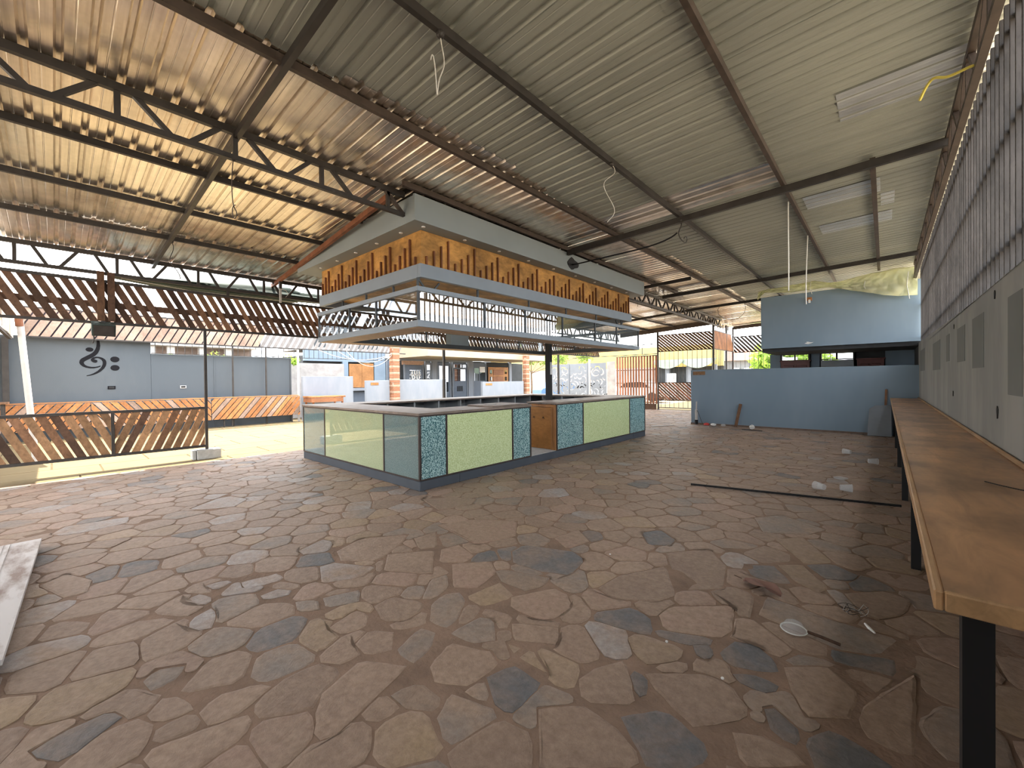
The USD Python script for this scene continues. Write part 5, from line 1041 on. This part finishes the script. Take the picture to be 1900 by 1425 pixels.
bl = thing('chair_foot', 'black foot of an unseen thing poking in beside the white board', 'foot'); MB().tube([(-6.6, -0.62, GZ), (-6.5, -0.52, 0.10), (-6.45, -0.40, 0.02)], 0.04, 8).build('foot', L['black'], bl)

# ------------------------------------------------------------------ wires, ropes and straps under the roof
def wire(label, pts, r, m, knot=None, cat='wire', name='hanging_wire'):
    from scipy.interpolate import CubicSpline
    p = np.array(pts, float); t = np.linspace(0, 1, len(p)); w = thing(name, label, cat)
    MB().tube(CubicSpline(t, p)(np.linspace(0, 1, 6 * len(p))), r, 5).build('strand', L[m], w)
    if knot: MB().mesh(trimesh.creation.icosphere(1, knot).apply_translation(p[0])).build('junction', L['steel_dark'], w)
    return w
w1 = wire('pale doubled wire hanging from the dark purlin high above the bar', [(-2.62, 2.1, 4.36), (-2.62, 2.12, 4.24), (-2.62, 2.13, 4.12), (-2.62, 2.08, 3.98), (-2.62, 2.06, 3.86), (-2.62, 2.05, 3.98), (-2.62, 2.03, 4.13), (-2.62, 2.0, 4.1)], 0.005, 'wire_pale', 0.035)
wire('pale curly wire hanging from the dark purlin right of the bar canopy', [(-2.62, 4.87, 4.38), (-2.62, 4.9, 4.25), (-2.62, 4.68, 4.08), (-2.62, 4.75, 3.95), (-2.62, 4.93, 3.83), (-2.62, 4.87, 3.7), (-2.62, 4.75, 3.6)], 0.005, 'wire_pale', 0.03)
wire('dark wire with a socket dangling at the crossing of two dark beams', [(-2.62, 7.3, 4.33), (-2.62, 7.28, 4.2), (-2.62, 7.22, 4.05), (-2.62, 7.5, 4.0), (-2.62, 7.6, 4.1), (-2.62, 7.45, 4.06)], 0.008, 'steel_dark', 0.03)
wire('thin brown wire hanging below the deep truss', [(-5.27, 1.35, 4.05), (-5.27, 1.33, 3.8), (-5.27, 1.34, 3.55), (-5.27, 1.37, 3.47), (-5.27, 1.35, 3.40), (-5.27, 1.33, 3.47), (-5.27, 1.36, 3.55)], 0.005, 'steel_brown', 0.03)
wire('dark wire hanging from the purlin near the edge truss at left', [(-9.2, 1.4, 4.08), (-9.2, 1.42, 3.9), (-9.2, 1.38, 3.75), (-9.2, 1.45, 3.62), (-9.2, 1.52, 3.45)], 0.006, 'steel_dark', 0.04)
wire('thick black cable from the ragged hole in the canopy to the dark purlin', [(-4.985, 7.53, 4.08), (-4.6, 7.4, 4.03), (-3.9, 7.3, 4.0), (-3.2, 7.35, 4.03), (-2.7, 7.35, 4.15)], 0.014, 'black', None, 'cable', 'black_cable')
wire('long white rope hanging in front of the tarpaulin, left one', [(-1.15, 7.95, 4.42), (-1.15, 7.94, 3.9), (-1.15, 7.95, 3.4), (-1.15, 7.93, 2.99)], 0.010, 'rope_white', None, 'rope', 'rope')
wire('long white rope hanging in front of the tarpaulin, right one', [(-1.14, 10.1, 4.42), (-1.16, 10.12, 3.95), (-1.17, 10.1, 3.5), (-1.17, 10.11, 3.06)], 0.011, 'rope_white', None, 'rope', 'rope')
wire('thin wire ring hanging behind the canopy near the far screens', [(-4.5, 16.6, 4.30), (-4.6, 16.75, 3.95), (-4.2, 16.8, 3.75), (-3.8, 16.7, 3.9), (-3.75, 16.6, 4.32)], 0.007, 'steel_dark')
wire('yellow strap tied round the slatted wall truss near the right top', [(0.55, 5.15, 4.16), (0.50, 5.2, 4.19), (0.40, 5.3, 4.23), (0.33, 5.35, 4.28), (0.25, 5.55, 4.22)], 0.012, 'yellow_strap', None, 'strap', 'strap')
wire('thin wire trailing over the plywood bench top', [(0.62, 3.15, zb + 0.006), (0.5, 3.22, zb + 0.007), (0.42, 3.33, zb + 0.006), (0.40, 3.36, zb + 0.006)], 0.003, 'steel_dark')
for i, (y, z) in enumerate(((13.2, 3.9), (12.2, 3.85), (16.6, 3.8))): wire(['thin wire hanging left of the far truss behind the canopy', 'thin wire with a hook below the far truss', 'thin wire hanging near the far corner posts'][i], [(-5.7 if i < 2 else -6.6, y, 4.22), (-5.72 if i < 2 else -6.62, y + 0.03, 4.0), (-5.7 if i < 2 else -6.6, y, z)], 0.006, 'steel_dark')
